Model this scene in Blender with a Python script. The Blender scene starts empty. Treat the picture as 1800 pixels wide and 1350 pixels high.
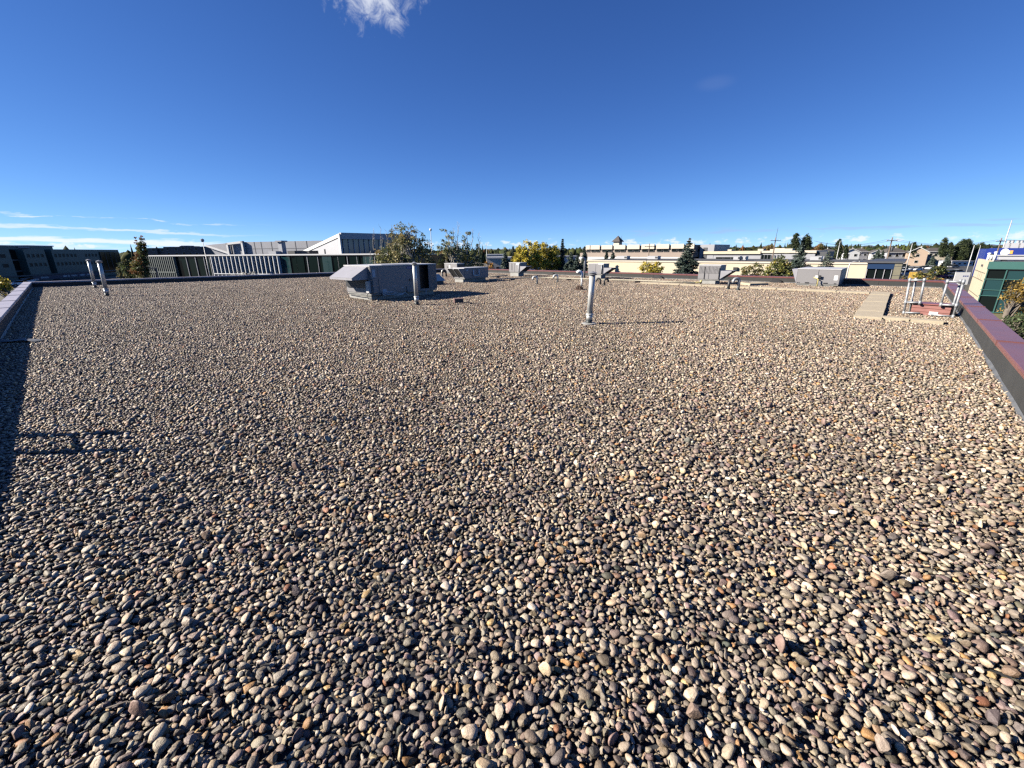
import bpy, bmesh, math, random
import numpy as np
from mathutils import Vector, Matrix, Euler, noise as mnoise

# ---------------------------------------------------------------- camera
FOC, PITCH, ROLL, CAMZ = 745.0, math.radians(17.43), math.radians(0.5), 1.6   # focal length in photograph pixels (1800 wide)
scene = bpy.context.scene
col = scene.collection
cam_d = bpy.data.cameras.new('camera')
cam_d.sensor_width = 36.0
cam_d.lens = 36.0 * FOC / 1800.0
cam_d.clip_start, cam_d.clip_end = 0.05, 60000.0
cam = bpy.data.objects.new('camera', cam_d)
col.objects.link(cam)
cam.matrix_world = (Matrix.Translation((0, 0, CAMZ)) @ Matrix.Rotation(math.pi / 2 - PITCH, 4, 'X')
                    @ Matrix.Rotation(-ROLL, 4, 'Z'))
scene.camera = cam

# ---------------------------------------------------------------- daylight
SUN_EL, SUN_AZ_TO = math.radians(28.0), math.radians(3.0)      # light travels towards +X, turned 3 degrees towards +Y
world = bpy.data.worlds.new('World')
scene.world = world
world.use_nodes = True
WN, WL = world.node_tree.nodes, world.node_tree.links
WN.clear()
sky = WN.new('ShaderNodeTexSky')
sky.sky_type = 'NISHITA'
sky.sun_disc = False
sky.sun_elevation = SUN_EL
sky.sun_rotation = math.radians(-90.0) - SUN_AZ_TO
sky.altitude = 1000.0
sky.air_density, sky.dust_density, sky.ozone_density = 0.4, 0.0, 3.0
SKY_STRENGTH = 0.067
sun_d = bpy.data.lights.new('sun', 'SUN')
sun_d.energy = 5.0
sun_d.angle = math.radians(0.53)
sun_d.color = (1.0, 0.93, 0.82)
sun = bpy.data.objects.new('sun', sun_d)
col.objects.link(sun)
ldir = Vector((math.cos(SUN_AZ_TO) * math.cos(SUN_EL), math.sin(SUN_AZ_TO) * math.cos(SUN_EL), -math.sin(SUN_EL)))
sun.rotation_euler = ldir.to_track_quat('-Z', 'Y').to_euler()
vs = scene.view_settings
vs.view_transform, vs.look, vs.exposure, vs.gamma = 'Standard', 'None', 1.3, 1.0
vs.use_curve_mapping = False
scene.render.film_transparent = False
cy = scene.cycles
cy.max_bounces, cy.diffuse_bounces, cy.glossy_bounces = 4, 0, 2
cy.transmission_bounces, cy.transparent_max_bounces, cy.volume_bounces = 4, 8, 0
cy.caustics_reflective = cy.caustics_refractive = False
cy.use_denoising = False
cy.pixel_filter_type = 'BLACKMAN_HARRIS'
cy.filter_width = 1.4

# ---------------------------------------------------------------- photograph measurements -> places
def ray(x, y):
    u, v = (x - 900) / FOC, (675 - y) / FOC
    c, s = math.cos(ROLL), math.sin(ROLL)
    u, v = u * c + v * s, -u * s + v * c
    return Vector((u, math.cos(PITCH) + v * math.sin(PITCH), -math.sin(PITCH) + v * math.cos(PITCH)))
def atz(x, y, z=0.0):
    d = ray(x, y)
    t = (z - CAMZ) / d.z
    return Vector((d.x * t, d.y * t, z))
def aty(x, y, Y):
    d = ray(x, y)
    t = Y / d.y
    return Vector((d.x * t, Y, CAMZ + d.z * t))
def online(x, y, P, D):
    """where the sight line through pixel (x, y) meets the upright plane through P along D; returns (distance along D, height)"""
    d = ray(x, y)
    den = d.x * D.y - d.y * D.x
    t = (P.x * D.y - P.y * D.x) / den
    q = Vector((d.x * t, d.y * t))
    return (q - Vector((P.x, P.y))).dot(D), CAMZ + d.z * t

# sky with its clouds: direction -> azimuth (deg, 0 = +Y, + to the right) and elevation (deg)
def wmath(op, a, b=None, c=None, clamp=False):
    n = WN.new('ShaderNodeMath')
    n.operation = op
    n.use_clamp = clamp
    for i, v in enumerate((a, b, c)):
        if v is None:
            continue
        if isinstance(v, (int, float)):
            n.inputs[i].default_value = v
        else:
            WL.new(v, n.inputs[i])
    return n.outputs[0]
tc = WN.new('ShaderNodeTexCoord')
sep = WN.new('ShaderNodeSeparateXYZ')
WL.new(tc.outputs['Generated'], sep.inputs[0])
az = wmath('MULTIPLY', wmath('ARCTAN2', sep.outputs[0], sep.outputs[1]), 57.29578)
el = wmath('MULTIPLY', wmath('ARCSINE', sep.outputs[2]), 57.29578)
def wnoise(sx, sy, ox, oy, detail=6.0, rough=0.6, dist=0.0):
    cb = WN.new('ShaderNodeCombineXYZ')
    WL.new(wmath('MULTIPLY_ADD', az, sx, ox), cb.inputs[0])
    WL.new(wmath('MULTIPLY_ADD', el, sy, oy), cb.inputs[1])
    n = WN.new('ShaderNodeTexNoise')
    n.inputs['Scale'].default_value = 1.0
    n.inputs['Detail'].default_value = detail
    n.inputs['Roughness'].default_value = rough
    n.inputs['Distortion'].default_value = dist
    WL.new(cb.outputs[0], n.inputs['Vector'])
    return n.outputs['Fac']
def smooth(v, lo, hi):
    n = WN.new('ShaderNodeMapRange')
    n.interpolation_type = 'SMOOTHSTEP'
    WL.new(v, n.inputs[0])
    n.inputs[1].default_value, n.inputs[2].default_value = lo, hi
    return n.outputs[0]
def blob(a0, e0, ra, re):
    dx = wmath('DIVIDE', wmath('SUBTRACT', az, a0), ra)
    dy = wmath('DIVIDE', wmath('SUBTRACT', el, e0), re)
    return wmath('SQRT', wmath('ADD', wmath('MULTIPLY', dx, dx), wmath('MULTIPLY', dy, dy)))
def azel(x, y):
    d = ray(x, y).normalized()
    return math.degrees(math.atan2(d.x, d.y)), math.degrees(math.asin(d.z))
masks = []
# ragged cloud high up
a0, e0 = azel(655, 0)
n1 = wnoise(.55, .55, 3.1, 7.7, 8, .66, .6)
m = wmath('MULTIPLY', smooth(wmath('SUBTRACT', n1, wmath('MULTIPLY', blob(a0, e0 + .6, 4.6, 2.5), .34)), .10, .52), .66)
masks.append(m)
# faint wisp
a0, e0 = azel(1257, 146)
masks.append(wmath('MULTIPLY', smooth(blob(a0, e0, 2.6, .9), 1.0, .2), .025))
# long flat streaks low on the left
warp = wnoise(.16, .9, 41.0, 3.0, 5, .6)
slant = wmath('ADD', wmath('MULTIPLY_ADD', wmath('ADD', az, 45.0), .035, el), wmath('MULTIPLY_ADD', warp, 1.5, -.75))
def streak(e0, th, n, lo, hi, amp):
    b = smooth(wmath('ABSOLUTE', wmath('SUBTRACT', slant, e0)), th, 0.0)
    return wmath('MULTIPLY', smooth(wmath('MULTIPLY', b, n), lo, hi), amp)
nS = wnoise(.22, 2.6, 11.3, 2.0, 8, .68, .4)
left = smooth(az, -27.0, -38.0)
for (e0, th, lo, hi, amp) in ((2.35, .40, .25, .50, .55), (1.30, .62, .22, .48, .8), (.65, .4, .25, .5, .4), (3.35, .38, .40, .56, .6)):
    masks.append(wmath('MULTIPLY', streak(e0, th, nS, lo, hi, amp), left))
# small heaps along the horizon
nC = wnoise(.62, 1.25, 5.2, 1.3, 7, .62)
band = wmath('MULTIPLY', smooth(el, .1, .7), smooth(el, 2.6, .9))
masks.append(wmath('MULTIPLY', smooth(wmath('MULTIPLY', band, nC), .47, .62), .75))
nD = wnoise(.20, 2.2, 25.2, 4.3, 6, .6)
band = wmath('MULTIPLY', smooth(el, .9, 1.6), smooth(el, 3.4, 2.2))
grey = wmath('MULTIPLY', wmath('MULTIPLY', smooth(wmath('MULTIPLY', band, nD), .50, .64), .45), smooth(az, 5.0, 22.0))
tot = masks[0]
for m in masks[1:]:
    tot = wmath('MAXIMUM', tot, m)
hsv = WN.new('ShaderNodeHueSaturation')
hsv.inputs['Saturation'].default_value = 1.04
tint_ = WN.new('ShaderNodeVectorMath')            # the photograph's cool white balance
tint_.operation = 'MULTIPLY'
tint_.inputs[1].default_value = (.80, 1.06, 1.68)
WL.new(sky.outputs[0], tint_.inputs[0])
soft = WN.new('ShaderNodeVectorMath')             # the camera's shoulder: c / (1 + k c) keeps the horizon from burning out
soft.operation = 'MULTIPLY_ADD'
soft.inputs[1].default_value = (.042, .056, .070)
soft.inputs[2].default_value = (1, 1, 1)
WL.new(tint_.outputs[0], soft.inputs[0])
shoulder = WN.new('ShaderNodeVectorMath')
shoulder.operation = 'DIVIDE'
WL.new(tint_.outputs[0], shoulder.inputs[0])
WL.new(soft.outputs[0], shoulder.inputs[1])
WL.new(shoulder.outputs[0], hsv.inputs['Color'])
mixg = WN.new('ShaderNodeMix')
mixg.data_type = 'RGBA'
WL.new(grey, mixg.inputs['Factor'])
WL.new(hsv.outputs[0], mixg.inputs[6])
mixg.inputs[7].default_value = (.165 / SKY_STRENGTH, .22 / SKY_STRENGTH, .32 / SKY_STRENGTH, 1)
mixc = WN.new('ShaderNodeMix')
mixc.data_type = 'RGBA'
WL.new(tot, mixc.inputs['Factor'])
WL.new(mixg.outputs[2], mixc.inputs[6])
mixc.inputs[7].default_value = (.40 / SKY_STRENGTH, .415 / SKY_STRENGTH, .44 / SKY_STRENGTH, 1)
bg = WN.new('ShaderNodeBackground')
bg.inputs['Strength'].default_value = SKY_STRENGTH
WL.new(mixc.outputs[2], bg.inputs['Color'])
wo = WN.new('ShaderNodeOutputWorld')
WL.new(bg.outputs[0], wo.inputs['Surface'])

# ---------------------------------------------------------------- materials
MATS = {}
def mat(name, color, rough=.6, metal=0.0, var=0.0, scale=6.0, bump=0.0, bscale=40.0, spec=.5, coat=0.0, streak=0.0, dust=0.0):
    """plain painted / metal / mineral surface: base colour with uneven tone, fine relief and worn roughness"""
    if name in MATS:
        return MATS[name]
    m = bpy.data.materials.new(name)
    m.use_nodes = True
    nt = m.node_tree
    b = nt.nodes['Principled BSDF']
    b.inputs['Base Color'].default_value = (*color, 1)
    b.inputs['Roughness'].default_value = rough
    b.inputs['Metallic'].default_value = metal
    b.inputs['Specular IOR Level'].default_value = spec
    b.inputs['Coat Weight'].default_value = coat
    b.inputs['Sheen Weight'].default_value = dust
    b.inputs['Sheen Roughness'].default_value = .3
    tcn = nt.nodes.new('ShaderNodeTexCoord')
    if var > 0:
        nz = nt.nodes.new('ShaderNodeTexNoise')
        nz.inputs['Scale'].default_value = scale
        nz.inputs['Detail'].default_value = 6
        nz.inputs['Roughness'].default_value = .65
        if streak > 0:
            mp = nt.nodes.new('ShaderNodeMapping')
            mp.inputs['Scale'].default_value = (1, 1, 1 - streak)
            nt.links.new(tcn.outputs['Object'], mp.inputs[0])
            nt.links.new(mp.outputs[0], nz.inputs['Vector'])
        else:
            nt.links.new(tcn.outputs['Object'], nz.inputs['Vector'])
        rmp = nt.nodes.new('ShaderNodeValToRGB')
        rmp.color_ramp.elements[0].position, rmp.color_ramp.elements[1].position = .3, .72
        rmp.color_ramp.elements[0].color = (*[c * (1 - var) for c in color], 1)
        rmp.color_ramp.elements[1].color = (*[min(1, c * (1 + var * .6)) for c in color], 1)
        nt.links.new(nz.outputs['Fac'], rmp.inputs[0])
        nt.links.new(rmp.outputs[0], b.inputs['Base Color'])
        mr = nt.nodes.new('ShaderNodeMapRange')
        mr.inputs[3].default_value, mr.inputs[4].default_value = max(.02, rough - .12 * var * 3), min(1, rough + .12 * var * 3)
        nt.links.new(nz.outputs['Fac'], mr.inputs[0])
        nt.links.new(mr.outputs[0], b.inputs['Roughness'])
    if bump > 0:
        n2 = nt.nodes.new('ShaderNodeTexNoise')
        n2.inputs['Scale'].default_value = bscale
        n2.inputs['Detail'].default_value = 4
        nt.links.new(tcn.outputs['Object'], n2.inputs['Vector'])
        bp = nt.nodes.new('ShaderNodeBump')
        bp.inputs['Strength'].default_value = bump
        bp.inputs['Distance'].default_value = .02
        nt.links.new(n2.outputs['Fac'], bp.inputs['Height'])
        nt.links.new(bp.outputs[0], b.inputs['Normal'])
    MATS[name] = m
    return m
def attr_mat(name, kind, attr, rough=.7, vary=.12, vscale=30.0, bump=0.0, bscale=120., transl=0.0, spec=.4, patch=0.0):
    """surface whose colour is a property of each piece (kind = GEOMETRY, INSTANCER, or OBJECT colour)"""
    if name in MATS:
        return MATS[name]
    m = bpy.data.materials.new(name)
    m.use_nodes = True
    nt = m.node_tree
    b = nt.nodes['Principled BSDF']
    b.inputs['Roughness'].default_value = rough
    b.inputs['Specular IOR Level'].default_value = spec
    if kind == 'OBJECT':
        a = nt.nodes.new('ShaderNodeObjectInfo')
        cs = a.outputs['Color']
    else:
        a = nt.nodes.new('ShaderNodeAttribute')
        a.attribute_type = kind
        a.attribute_name = attr
        cs = a.outputs['Color']
    if vary > 0:
        tcn = nt.nodes.new('ShaderNodeTexCoord')
        nz = nt.nodes.new('ShaderNodeTexNoise')
        nz.inputs['Scale'].default_value = vscale
        nz.inputs['Detail'].default_value = 5
        nz.inputs['Roughness'].default_value = .7
        nt.links.new(tcn.outputs['Object'], nz.inputs['Vector'])
        mr = nt.nodes.new('ShaderNodeMapRange')
        mr.inputs[1].default_value, mr.inputs[2].default_value = .3, .7
        mr.inputs[3].default_value, mr.inputs[4].default_value = 1 - vary, 1 + vary
        nt.links.new(nz.outputs['Fac'], mr.inputs[0])
        mx = nt.nodes.new('ShaderNodeVectorMath')
        mx.operation = 'SCALE'
        nt.links.new(cs, mx.inputs[0])
        nt.links.new(mr.outputs[0], mx.inputs['Scale'])
        cs = mx.outputs[0]
        if patch > 0:
            ge_ = nt.nodes.new('ShaderNodeNewGeometry')
            np_ = nt.nodes.new('ShaderNodeTexNoise')
            np_.inputs['Scale'].default_value = .45
            np_.inputs['Detail'].default_value = 4
            nt.links.new(ge_.outputs['Position'], np_.inputs['Vector'])
            m2 = nt.nodes.new('ShaderNodeMapRange')
            m2.inputs[1].default_value, m2.inputs[2].default_value = .35, .65
            m2.inputs[3].default_value, m2.inputs[4].default_value = 1 - patch, 1 + patch
            nt.links.new(np_.outputs['Fac'], m2.inputs[0])
            v2 = nt.nodes.new('ShaderNodeVectorMath')
            v2.operation = 'SCALE'
            nt.links.new(cs, v2.inputs[0])
            nt.links.new(m2.outputs[0], v2.inputs['Scale'])
            cs = v2.outputs[0]
        if bump > 0:
            bp = nt.nodes.new('ShaderNodeBump')
            bp.inputs['Strength'].default_value = bump
            bp.inputs['Distance'].default_value = .01
            nt.links.new(nz.outputs['Fac'], bp.inputs['Height'])
            nt.links.new(bp.outputs[0], b.inputs['Normal'])
    nt.links.new(cs, b.inputs['Base Color'])
    if transl > 0:
        tr = nt.nodes.new('ShaderNodeBsdfTranslucent')
        nt.links.new(cs, tr.inputs['Color'])
        ms = nt.nodes.new('ShaderNodeMixShader')
        ms.inputs[0].default_value = transl
        nt.links.new(b.outputs[0], ms.inputs[1])
        nt.links.new(tr.outputs[0], ms.inputs[2])
        nt.links.new(ms.outputs[0], nt.nodes['Material Output'].inputs['Surface'])
    MATS[name] = m
    return m

# ---------------------------------------------------------------- mesh building
class MB:
    """collects solid pieces and links them as ONE mesh object"""
    def __init__(self):
        self.v, self.f = [], []
    def add(self, vs, fs):
        o = len(self.v)
        self.v += [tuple(p) for p in vs]
        self.f += [tuple(o + i for i in f) for f in fs]
        return self
    def box(self, x0, x1, y0, y1, z0, z1, M=None):
        vs = [Vector(p) for p in ((x0, y0, z0), (x1, y0, z0), (x1, y1, z0), (x0, y1, z0), (x0, y0, z1), (x1, y0, z1), (x1, y1, z1), (x0, y1, z1))]
        if M is not None:
            vs = [M @ p for p in vs]
        return self.add(vs, [(0, 3, 2, 1), (4, 5, 6, 7), (0, 1, 5, 4), (1, 2, 6, 5), (2, 3, 7, 6), (3, 0, 4, 7)])
    def prism(self, pts, z0, z1):
        """upright prism over a plan polygon (counter-clockwise)"""
        n = len(pts)
        vs = [(p[0], p[1], z0) for p in pts] + [(p[0], p[1], z1) for p in pts]
        return self.add(vs, [tuple(range(n))[::-1], tuple(range(n, 2 * n))] + [(i, (i + 1) % n, n + (i + 1) % n, n + i) for i in range(n)])
    def extrude(self, prof, y0, y1):
        """profile in x,z pushed along y"""
        n = len(prof)
        vs = [(p[0], y0, p[1]) for p in prof] + [(p[0], y1, p[1]) for p in prof]
        return self.add(vs, [tuple(range(n)), tuple(range(n, 2 * n))[::-1]] + [(i, n + i, n + (i + 1) % n, (i + 1) % n) for i in range(n)])
    def tube(self, pts, r, seg=10, caps=True):
        """round bar along a polyline; r a number or one radius for each point"""
        pts = [Vector(p) for p in pts]
        n = len(pts)
        rs = r if isinstance(r, (list, tuple)) else [r] * n
        rings, up = [], None
        for i, p in enumerate(pts):
            d = (pts[min(i + 1, n - 1)] - pts[max(i - 1, 0)]).normalized()
            if up is None:
                up = Vector((0, 0, 1)) if abs(d.z) < .9 else Vector((1, 0, 0))
            a = d.cross(up).normalized()
            up = a.cross(d).normalized()
            rings.append([p + (a * math.cos(2 * math.pi * k / seg) + up * math.sin(2 * math.pi * k / seg)) * rs[i] for k in range(seg)])
        vs = [q for rg in rings for q in rg]
        fs = []
        for i in range(n - 1):
            for k in range(seg):
                k2 = (k + 1) % seg
                fs.append((i * seg + k, i * seg + k2, (i + 1) * seg + k2, (i + 1) * seg + k))
        if caps:
            fs += [tuple(range(seg))[::-1], tuple((n - 1) * seg + k for k in range(seg))]
        return self.add(vs, fs)
    def lathe(self, prof, cx=0, cy=0, seg=16):
        """profile of (radius, z) turned about the upright axis"""
        n = len(prof)
        vs = [(cx + max(p[0], 1e-4) * math.cos(2 * math.pi * k / seg), cy + max(p[0], 1e-4) * math.sin(2 * math.pi * k / seg), p[1]) for p in prof for k in range(seg)]
        fs = []
        for i in range(n - 1):
            for k in range(seg):
                k2 = (k + 1) % seg
                fs.append((i * seg + k, i * seg + k2, (i + 1) * seg + k2, (i + 1) * seg + k))
        fs += [tuple(range(seg))[::-1], tuple((n - 1) * seg + k for k in range(seg))]
        return self.add(vs, fs)
    def build(self, name, material, parent=None, smooth=False, bevel=0.0, seg=1, fix=True):
        me = bpy.data.meshes.new(name)
        me.from_pydata(self.v, [], self.f)
        if fix:
            bm = bmesh.new()
            bm.from_mesh(me)
            bmesh.ops.recalc_face_normals(bm, faces=bm.faces)
            if bevel > 0:
                es = [e for e in bm.edges if len(e.link_faces) == 2 and e.calc_face_angle(0) > .6]
                bmesh.ops.bevel(bm, geom=es, offset=bevel, segments=seg, affect='EDGES', clamp_overlap=True, profile=.6)
            bm.to_mesh(me)
            bm.free()
        if smooth:
            me.polygons.foreach_set('use_smooth', [True] * len(me.polygons))
        me.materials.append(material)
        o = bpy.data.objects.new(name, me)
        col.objects.link(o)
        if parent is not None:
            o.parent = parent
        return o
def tag(o, label=None, cat=None, group=None, kind=None):
    if label: o['label'] = label
    if cat: o['category'] = cat
    if group: o['group'] = group
    if kind: o['kind'] = kind
    return o
def thing(name, label, cat, loc=(0, 0, 0), rz=0.0, group=None):
    o = bpy.data.objects.new(name, None)
    o.empty_display_size = .2
    col.objects.link(o)
    o.location = loc
    o.rotation_euler = (0, 0, rz)
    return tag(o, label, cat, group)
def copy_tree(o, parent=None):
    c = o.copy()
    col.objects.link(c)
    c.parent = parent
    for ch in list(o.children):
        copy_tree(ch, c)
    return c
def box(name, m, parent, x0, x1, y0, y1, z0, z1, bevel=0.0):
    return MB().box(x0, x1, y0, y1, z0, z1).build(name, m, parent, bevel=bevel)
def cyl_pts(c, r, n):
    return [(c[0] + r * math.cos(2 * math.pi * k / n), c[1] + r * math.sin(2 * math.pi * k / n)) for k in range(n)]
def text_mesh(txt, size, m, parent, loc, rot, name='lettering', extrude=.002, shear=0.0, align='CENTER'):
    cu = bpy.data.curves.new(name, 'FONT')
    cu.body, cu.size, cu.extrude, cu.align_x, cu.align_y, cu.shear = txt, size, extrude, align, 'CENTER', shear
    cu.resolution_u = 3
    t = bpy.data.objects.new('tmp_text', cu)
    col.objects.link(t)
    dg = bpy.context.evaluated_depsgraph_get()
    me = bpy.data.meshes.new_from_object(t.evaluated_get(dg))
    bpy.data.objects.remove(t)
    me.materials.clear()
    me.materials.append(m)
    o = bpy.data.objects.new(name, me)
    col.objects.link(o)
    o.parent = parent
    o.location, o.rotation_euler = loc, rot
    return o

# ================================================================ the roof
# inner corners of the parapet, as measured: near (behind the camera), left, far, right
CN, CL, CF, CR = Vector((0.063, -1.565)), Vector((-22.84, 20.76)), Vector((-3.81, 33.33)), Vector((16.41, 16.45))
CAPZ = 0.38
U = (CR - CN).normalized()            # the town's two street directions seen from here
V = (CL - CN).normalized()
GZ = -7.0                             # street level
def gz(x, y):
    """the roof falls gently towards the camera's corner"""
    r = math.hypot(x, y)
    return .10 * (1 - math.exp(-(r / 13.0) ** 2))
def on_roof(px, py, dz=0.0):
    z = 0.0
    for _ in range(6):
        p = atz(px, py, z + dz)
        z = gz(p.x, p.y)
    return Vector((p.x, p.y, z))
QUAD = [CN, CR, CF, CL]               # counter-clockwise
def inside(x, y, margin=0.0):
    for i in range(4):
        a, b = QUAD[i], QUAD[(i + 1) % 4]
        d = (b - a).normalized()
        if d.x * (y - a.y) - d.y * (x - a.x) < margin:
            return False
    return True
def edge_dist(x, y):
    return min(((b - a).normalized().x * (y - a.y) - (b - a).normalized().y * (x - a.x)) for a, b in zip(QUAD, QUAD[1:] + QUAD[:1]))

m_membrane = mat('roof_membrane', (.035, .034, .036), .9, var=.3, scale=3, bump=.3)
rng = np.random.default_rng(7)
random.seed(7)
me = bpy.data.meshes.new('gravel_roof')
gv, gf, idx = [], [], {}
NG = 24
for i in range(NG + 1):
    for j in range(NG + 1):
        a = CN.lerp(CR, i / NG).lerp(CL.lerp(CF, i / NG), j / NG)
        idx[i, j] = len(gv)
        gv.append((a.x, a.y, gz(a.x, a.y) - .006))
for i in range(NG):
    for j in range(NG):
        gf.append((idx[i, j], idx[i + 1, j], idx[i + 1, j + 1], idx[i, j + 1]))
me.from_pydata(gv, [], gf)
me.materials.append(m_membrane)
roof = bpy.data.objects.new('gravel_roof', me)
col.objects.link(roof)
tag(roof, kind='structure', label='flat roof covered in loose river pebbles')

# ---------------------------------------------------------------- pebbles
def pebble_shape(seed, sub):
    """water-worn stone, longest half-axis 1"""
    r = random.Random(seed)
    bm = bmesh.new()
    bmesh.ops.create_icosphere(bm, subdivisions=sub, radius=1.0)
    flat, mid = r.uniform(.30, .58), r.uniform(.48, .84)
    power = r.uniform(1.9, 2.9)
    angular = seed % 2 == 0
    planes = []
    for _ in range(9 if seed % 5 == 0 else 7 if angular else 2):
        n = Vector((r.gauss(0, 1), r.gauss(0, 1), r.gauss(0, .8))).normalized()
        planes.append((n, r.uniform(.50, .76) if angular else r.uniform(.78, .95)))
    off = Vector((r.uniform(-50, 50), r.uniform(-50, 50), r.uniform(-50, 50)))
    for v in bm.verts:
        d = v.co.normalized()
        k = (abs(d.x) ** power + abs(d.y) ** power + abs(d.z) ** power) ** (-1 / power)
        p = d * k * (1 + .22 * mnoise.noise(d * 1.1 + off) + .08 * mnoise.noise(d * 2.6 + off))
        for n, h in planes:
            e = p.dot(n) - h
            if e > 0:
                p = p - n * e * .93
        taper = 1 + .22 * p.x * (1 if seed % 3 else -1)
        v.co = Vector((p.x, p.y * mid * taper, p.z * flat * (taper * .5 + .5)))
    m = max(abs(v.co.x) for v in bm.verts)
    for v in bm.verts:
        v.co /= m
    vs = np.array([v.co[:] for v in bm.verts])
    fs = np.array([[v.index for v in f.verts] for f in bm.faces])
    bm.free()
    return vs, fs, flat / m, mid / m
NSH = 20
SH_HI = [pebble_shape(s + 1, 2) for s in range(NSH)]
SH_LO = [pebble_shape(s + 1, 1) for s in range(NSH)]
PAL = np.array([(.50, .44, .35), (.38, .34, .285), (.31, .265, .21), (.56, .48, .35), (.25, .225, .20), (.42, .315, .22), (.44, .27, .13),
                (.33, .17, .09), (.29, .235, .22), (.37, .285, .25), (.66, .61, .53), (.16, .15, .145), (.29, .265, .235), (.40, .375, .31), (.54, .40, .21), (.10, .095, .095)])
PW = np.array([16, 13, 10, 10, 8, 6, 1.9, 1.2, 7, 7.5, 8.5, 5, 5, 10, 2.0, 3.])
PW = PW / PW.sum()
def deposit(seed, S=1.0, res=.004, n=3300):
    """drop stones one by one on a height map (wrapping round) so that they pack; returns those that show from above"""
    g = np.random.default_rng(seed)
    N = int(S / res)
    H = np.zeros((N, N))
    ID = -np.ones((N, N), int)
    out = []
    sizes = np.clip(np.exp(g.normal(math.log(.0117), .40, n)), .0055, .031)     # longest half-axis in metres
    sizes = np.concatenate([np.sort(sizes[:n // 3])[::-1], sizes[n // 3:]])
    for k in range(n):
        a = sizes[k]
        sh = int(g.integers(NSH))
        _, _, fl, mi = SH_HI[sh]
        b, c = a * mi, a * fl
        if g.random() < .12:
            c, b = b, c
        yaw = g.uniform(0, 6.2832)
        R = int(a / res) + 2
        ii = np.arange(-R, R + 1)
        X, Y = np.meshgrid(ii * res, ii * res, indexing='ij')
        cx, sx = math.cos(yaw), math.sin(yaw)
        q = ((X * cx + Y * sx) / a) ** 2 + ((-X * sx + Y * cx) / b) ** 2
        inm = q < 1
        dz = np.where(inm, c * np.sqrt(np.clip(1 - q, 0, 1)), 0)
        best = None
        for _ in range(6):
            i0, j0 = int(g.integers(N)), int(g.integers(N))
            I, J = (i0 + ii) % N, (j0 + ii) % N
            h = H[np.ix_(I, J)]
            z = np.quantile((h + dz)[inm], .90)
            if best is None or z < best[0]:
                best = (z, i0, j0, I, J, h)
        z, i0, j0, I, J, h = best
        top = z + dz
        win = inm & (top > h)
        blk = H[np.ix_(I, J)]
        blk[win] = top[win]
        H[np.ix_(I, J)] = blk
        ib = ID[np.ix_(I, J)]
        ib[win] = k
        ID[np.ix_(I, J)] = ib
        colr = PAL[g.choice(len(PAL), p=PW)] * np.array([.745, .668, .60]) * (.55 + .85 * g.random() ** 1.1)
        colr = np.clip(colr + g.normal(0, .005, 3), .02, .6)
        out.append((i0 * res, j0 * res, z, a, b / a / mi, c / a / fl, yaw, g.normal(0, .3), g.normal(0, .3), sh, *colr))
    cnt = np.bincount(ID[ID >= 0], minlength=n)
    out = np.array(out)
    zs = np.quantile(H, .5)
    out[:, 2] -= zs - .016                 # typical surface 16 mm above the nominal level
    return out[cnt >= 3]
NLAY = 5
LAY = [deposit(100 + k) for k in range(NLAY)]
def rotmats(yaw, rx, ry):
    cz, sz, cx, sx, cy_, sy = np.cos(yaw), np.sin(yaw), np.cos(rx), np.sin(rx), np.cos(ry), np.sin(ry)
    Z = np.zeros((len(yaw), 3, 3)); X = Z.copy(); Y = Z.copy()
    Z[:, 0, 0] = cz; Z[:, 0, 1] = -sz; Z[:, 1, 0] = sz; Z[:, 1, 1] = cz; Z[:, 2, 2] = 1
    Y[:, 0, 0] = cy_; Y[:, 0, 2] = sy; Y[:, 2, 0] = -sy; Y[:, 2, 2] = cy_; Y[:, 1, 1] = 1
    X[:, 1, 1] = cx; X[:, 1, 2] = -sx; X[:, 2, 1] = sx; X[:, 2, 2] = cx; X[:, 0, 0] = 1
    return Z @ Y @ X
def tile_mesh(name, L, center, keep):
    """one patch of packed stones as a mesh, stone colours stored on it"""
    L = L[keep]
    R = rotmats(L[:, 6], L[:, 7], L[:, 8])
    V_, F_, C_ = [], [], []
    o = 0
    for k in range(len(L)):
        vs, fs, _, _ = SH_LO[int(L[k, 9])]
        p = (vs * (L[k, 3] * np.array([1, L[k, 4], L[k, 5]]))) @ R[k].T + L[k, :3] - np.array([*center, 0])
        V_.append(p); F_.append(fs + o); o += len(vs)
        C_.append(np.repeat(L[k:k + 1, 10:13], len(vs), 0))
    V_, F_, C_ = np.concatenate(V_), np.concatenate(F_), np.concatenate(C_)
    me = bpy.data.meshes.new(name)
    me.vertices.add(len(V_)); me.vertices.foreach_set('co', V_.ravel())
    me.loops.add(F_.size); me.loops.foreach_set('vertex_index', F_.ravel().astype(np.int32))
    me.polygons.add(len(F_)); me.polygons.foreach_set('loop_start', np.arange(0, F_.size, 3, dtype=np.int32))
    me.polygons.foreach_set('use_smooth', np.ones(len(F_), bool))
    at = me.attributes.new('tint', 'FLOAT_COLOR', 'POINT')
    at.data.foreach_set('color', np.concatenate([C_, np.ones((len(C_), 1))], 1).ravel().astype(np.float32))
    me.update()
    me.materials.append(attr_mat('pebble_stone_far', 'GEOMETRY', 'tint', .62, .12, 55.0, .25, patch=.10))
    return bpy.data.objects.new(name, me)
m_near = attr_mat('pebble_stone', 'INSTANCER', 'tint', .52, .24, 2.6, .5, patch=.10)
m_one = attr_mat('pebble_stone_single', 'OBJECT', '', .52, .24, 2.6, .5, patch=.10)
src_tiles = bpy.data.collections.new('patch_sources')
src_stones = bpy.data.collections.new('stone_sources')
ntile = 0
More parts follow.
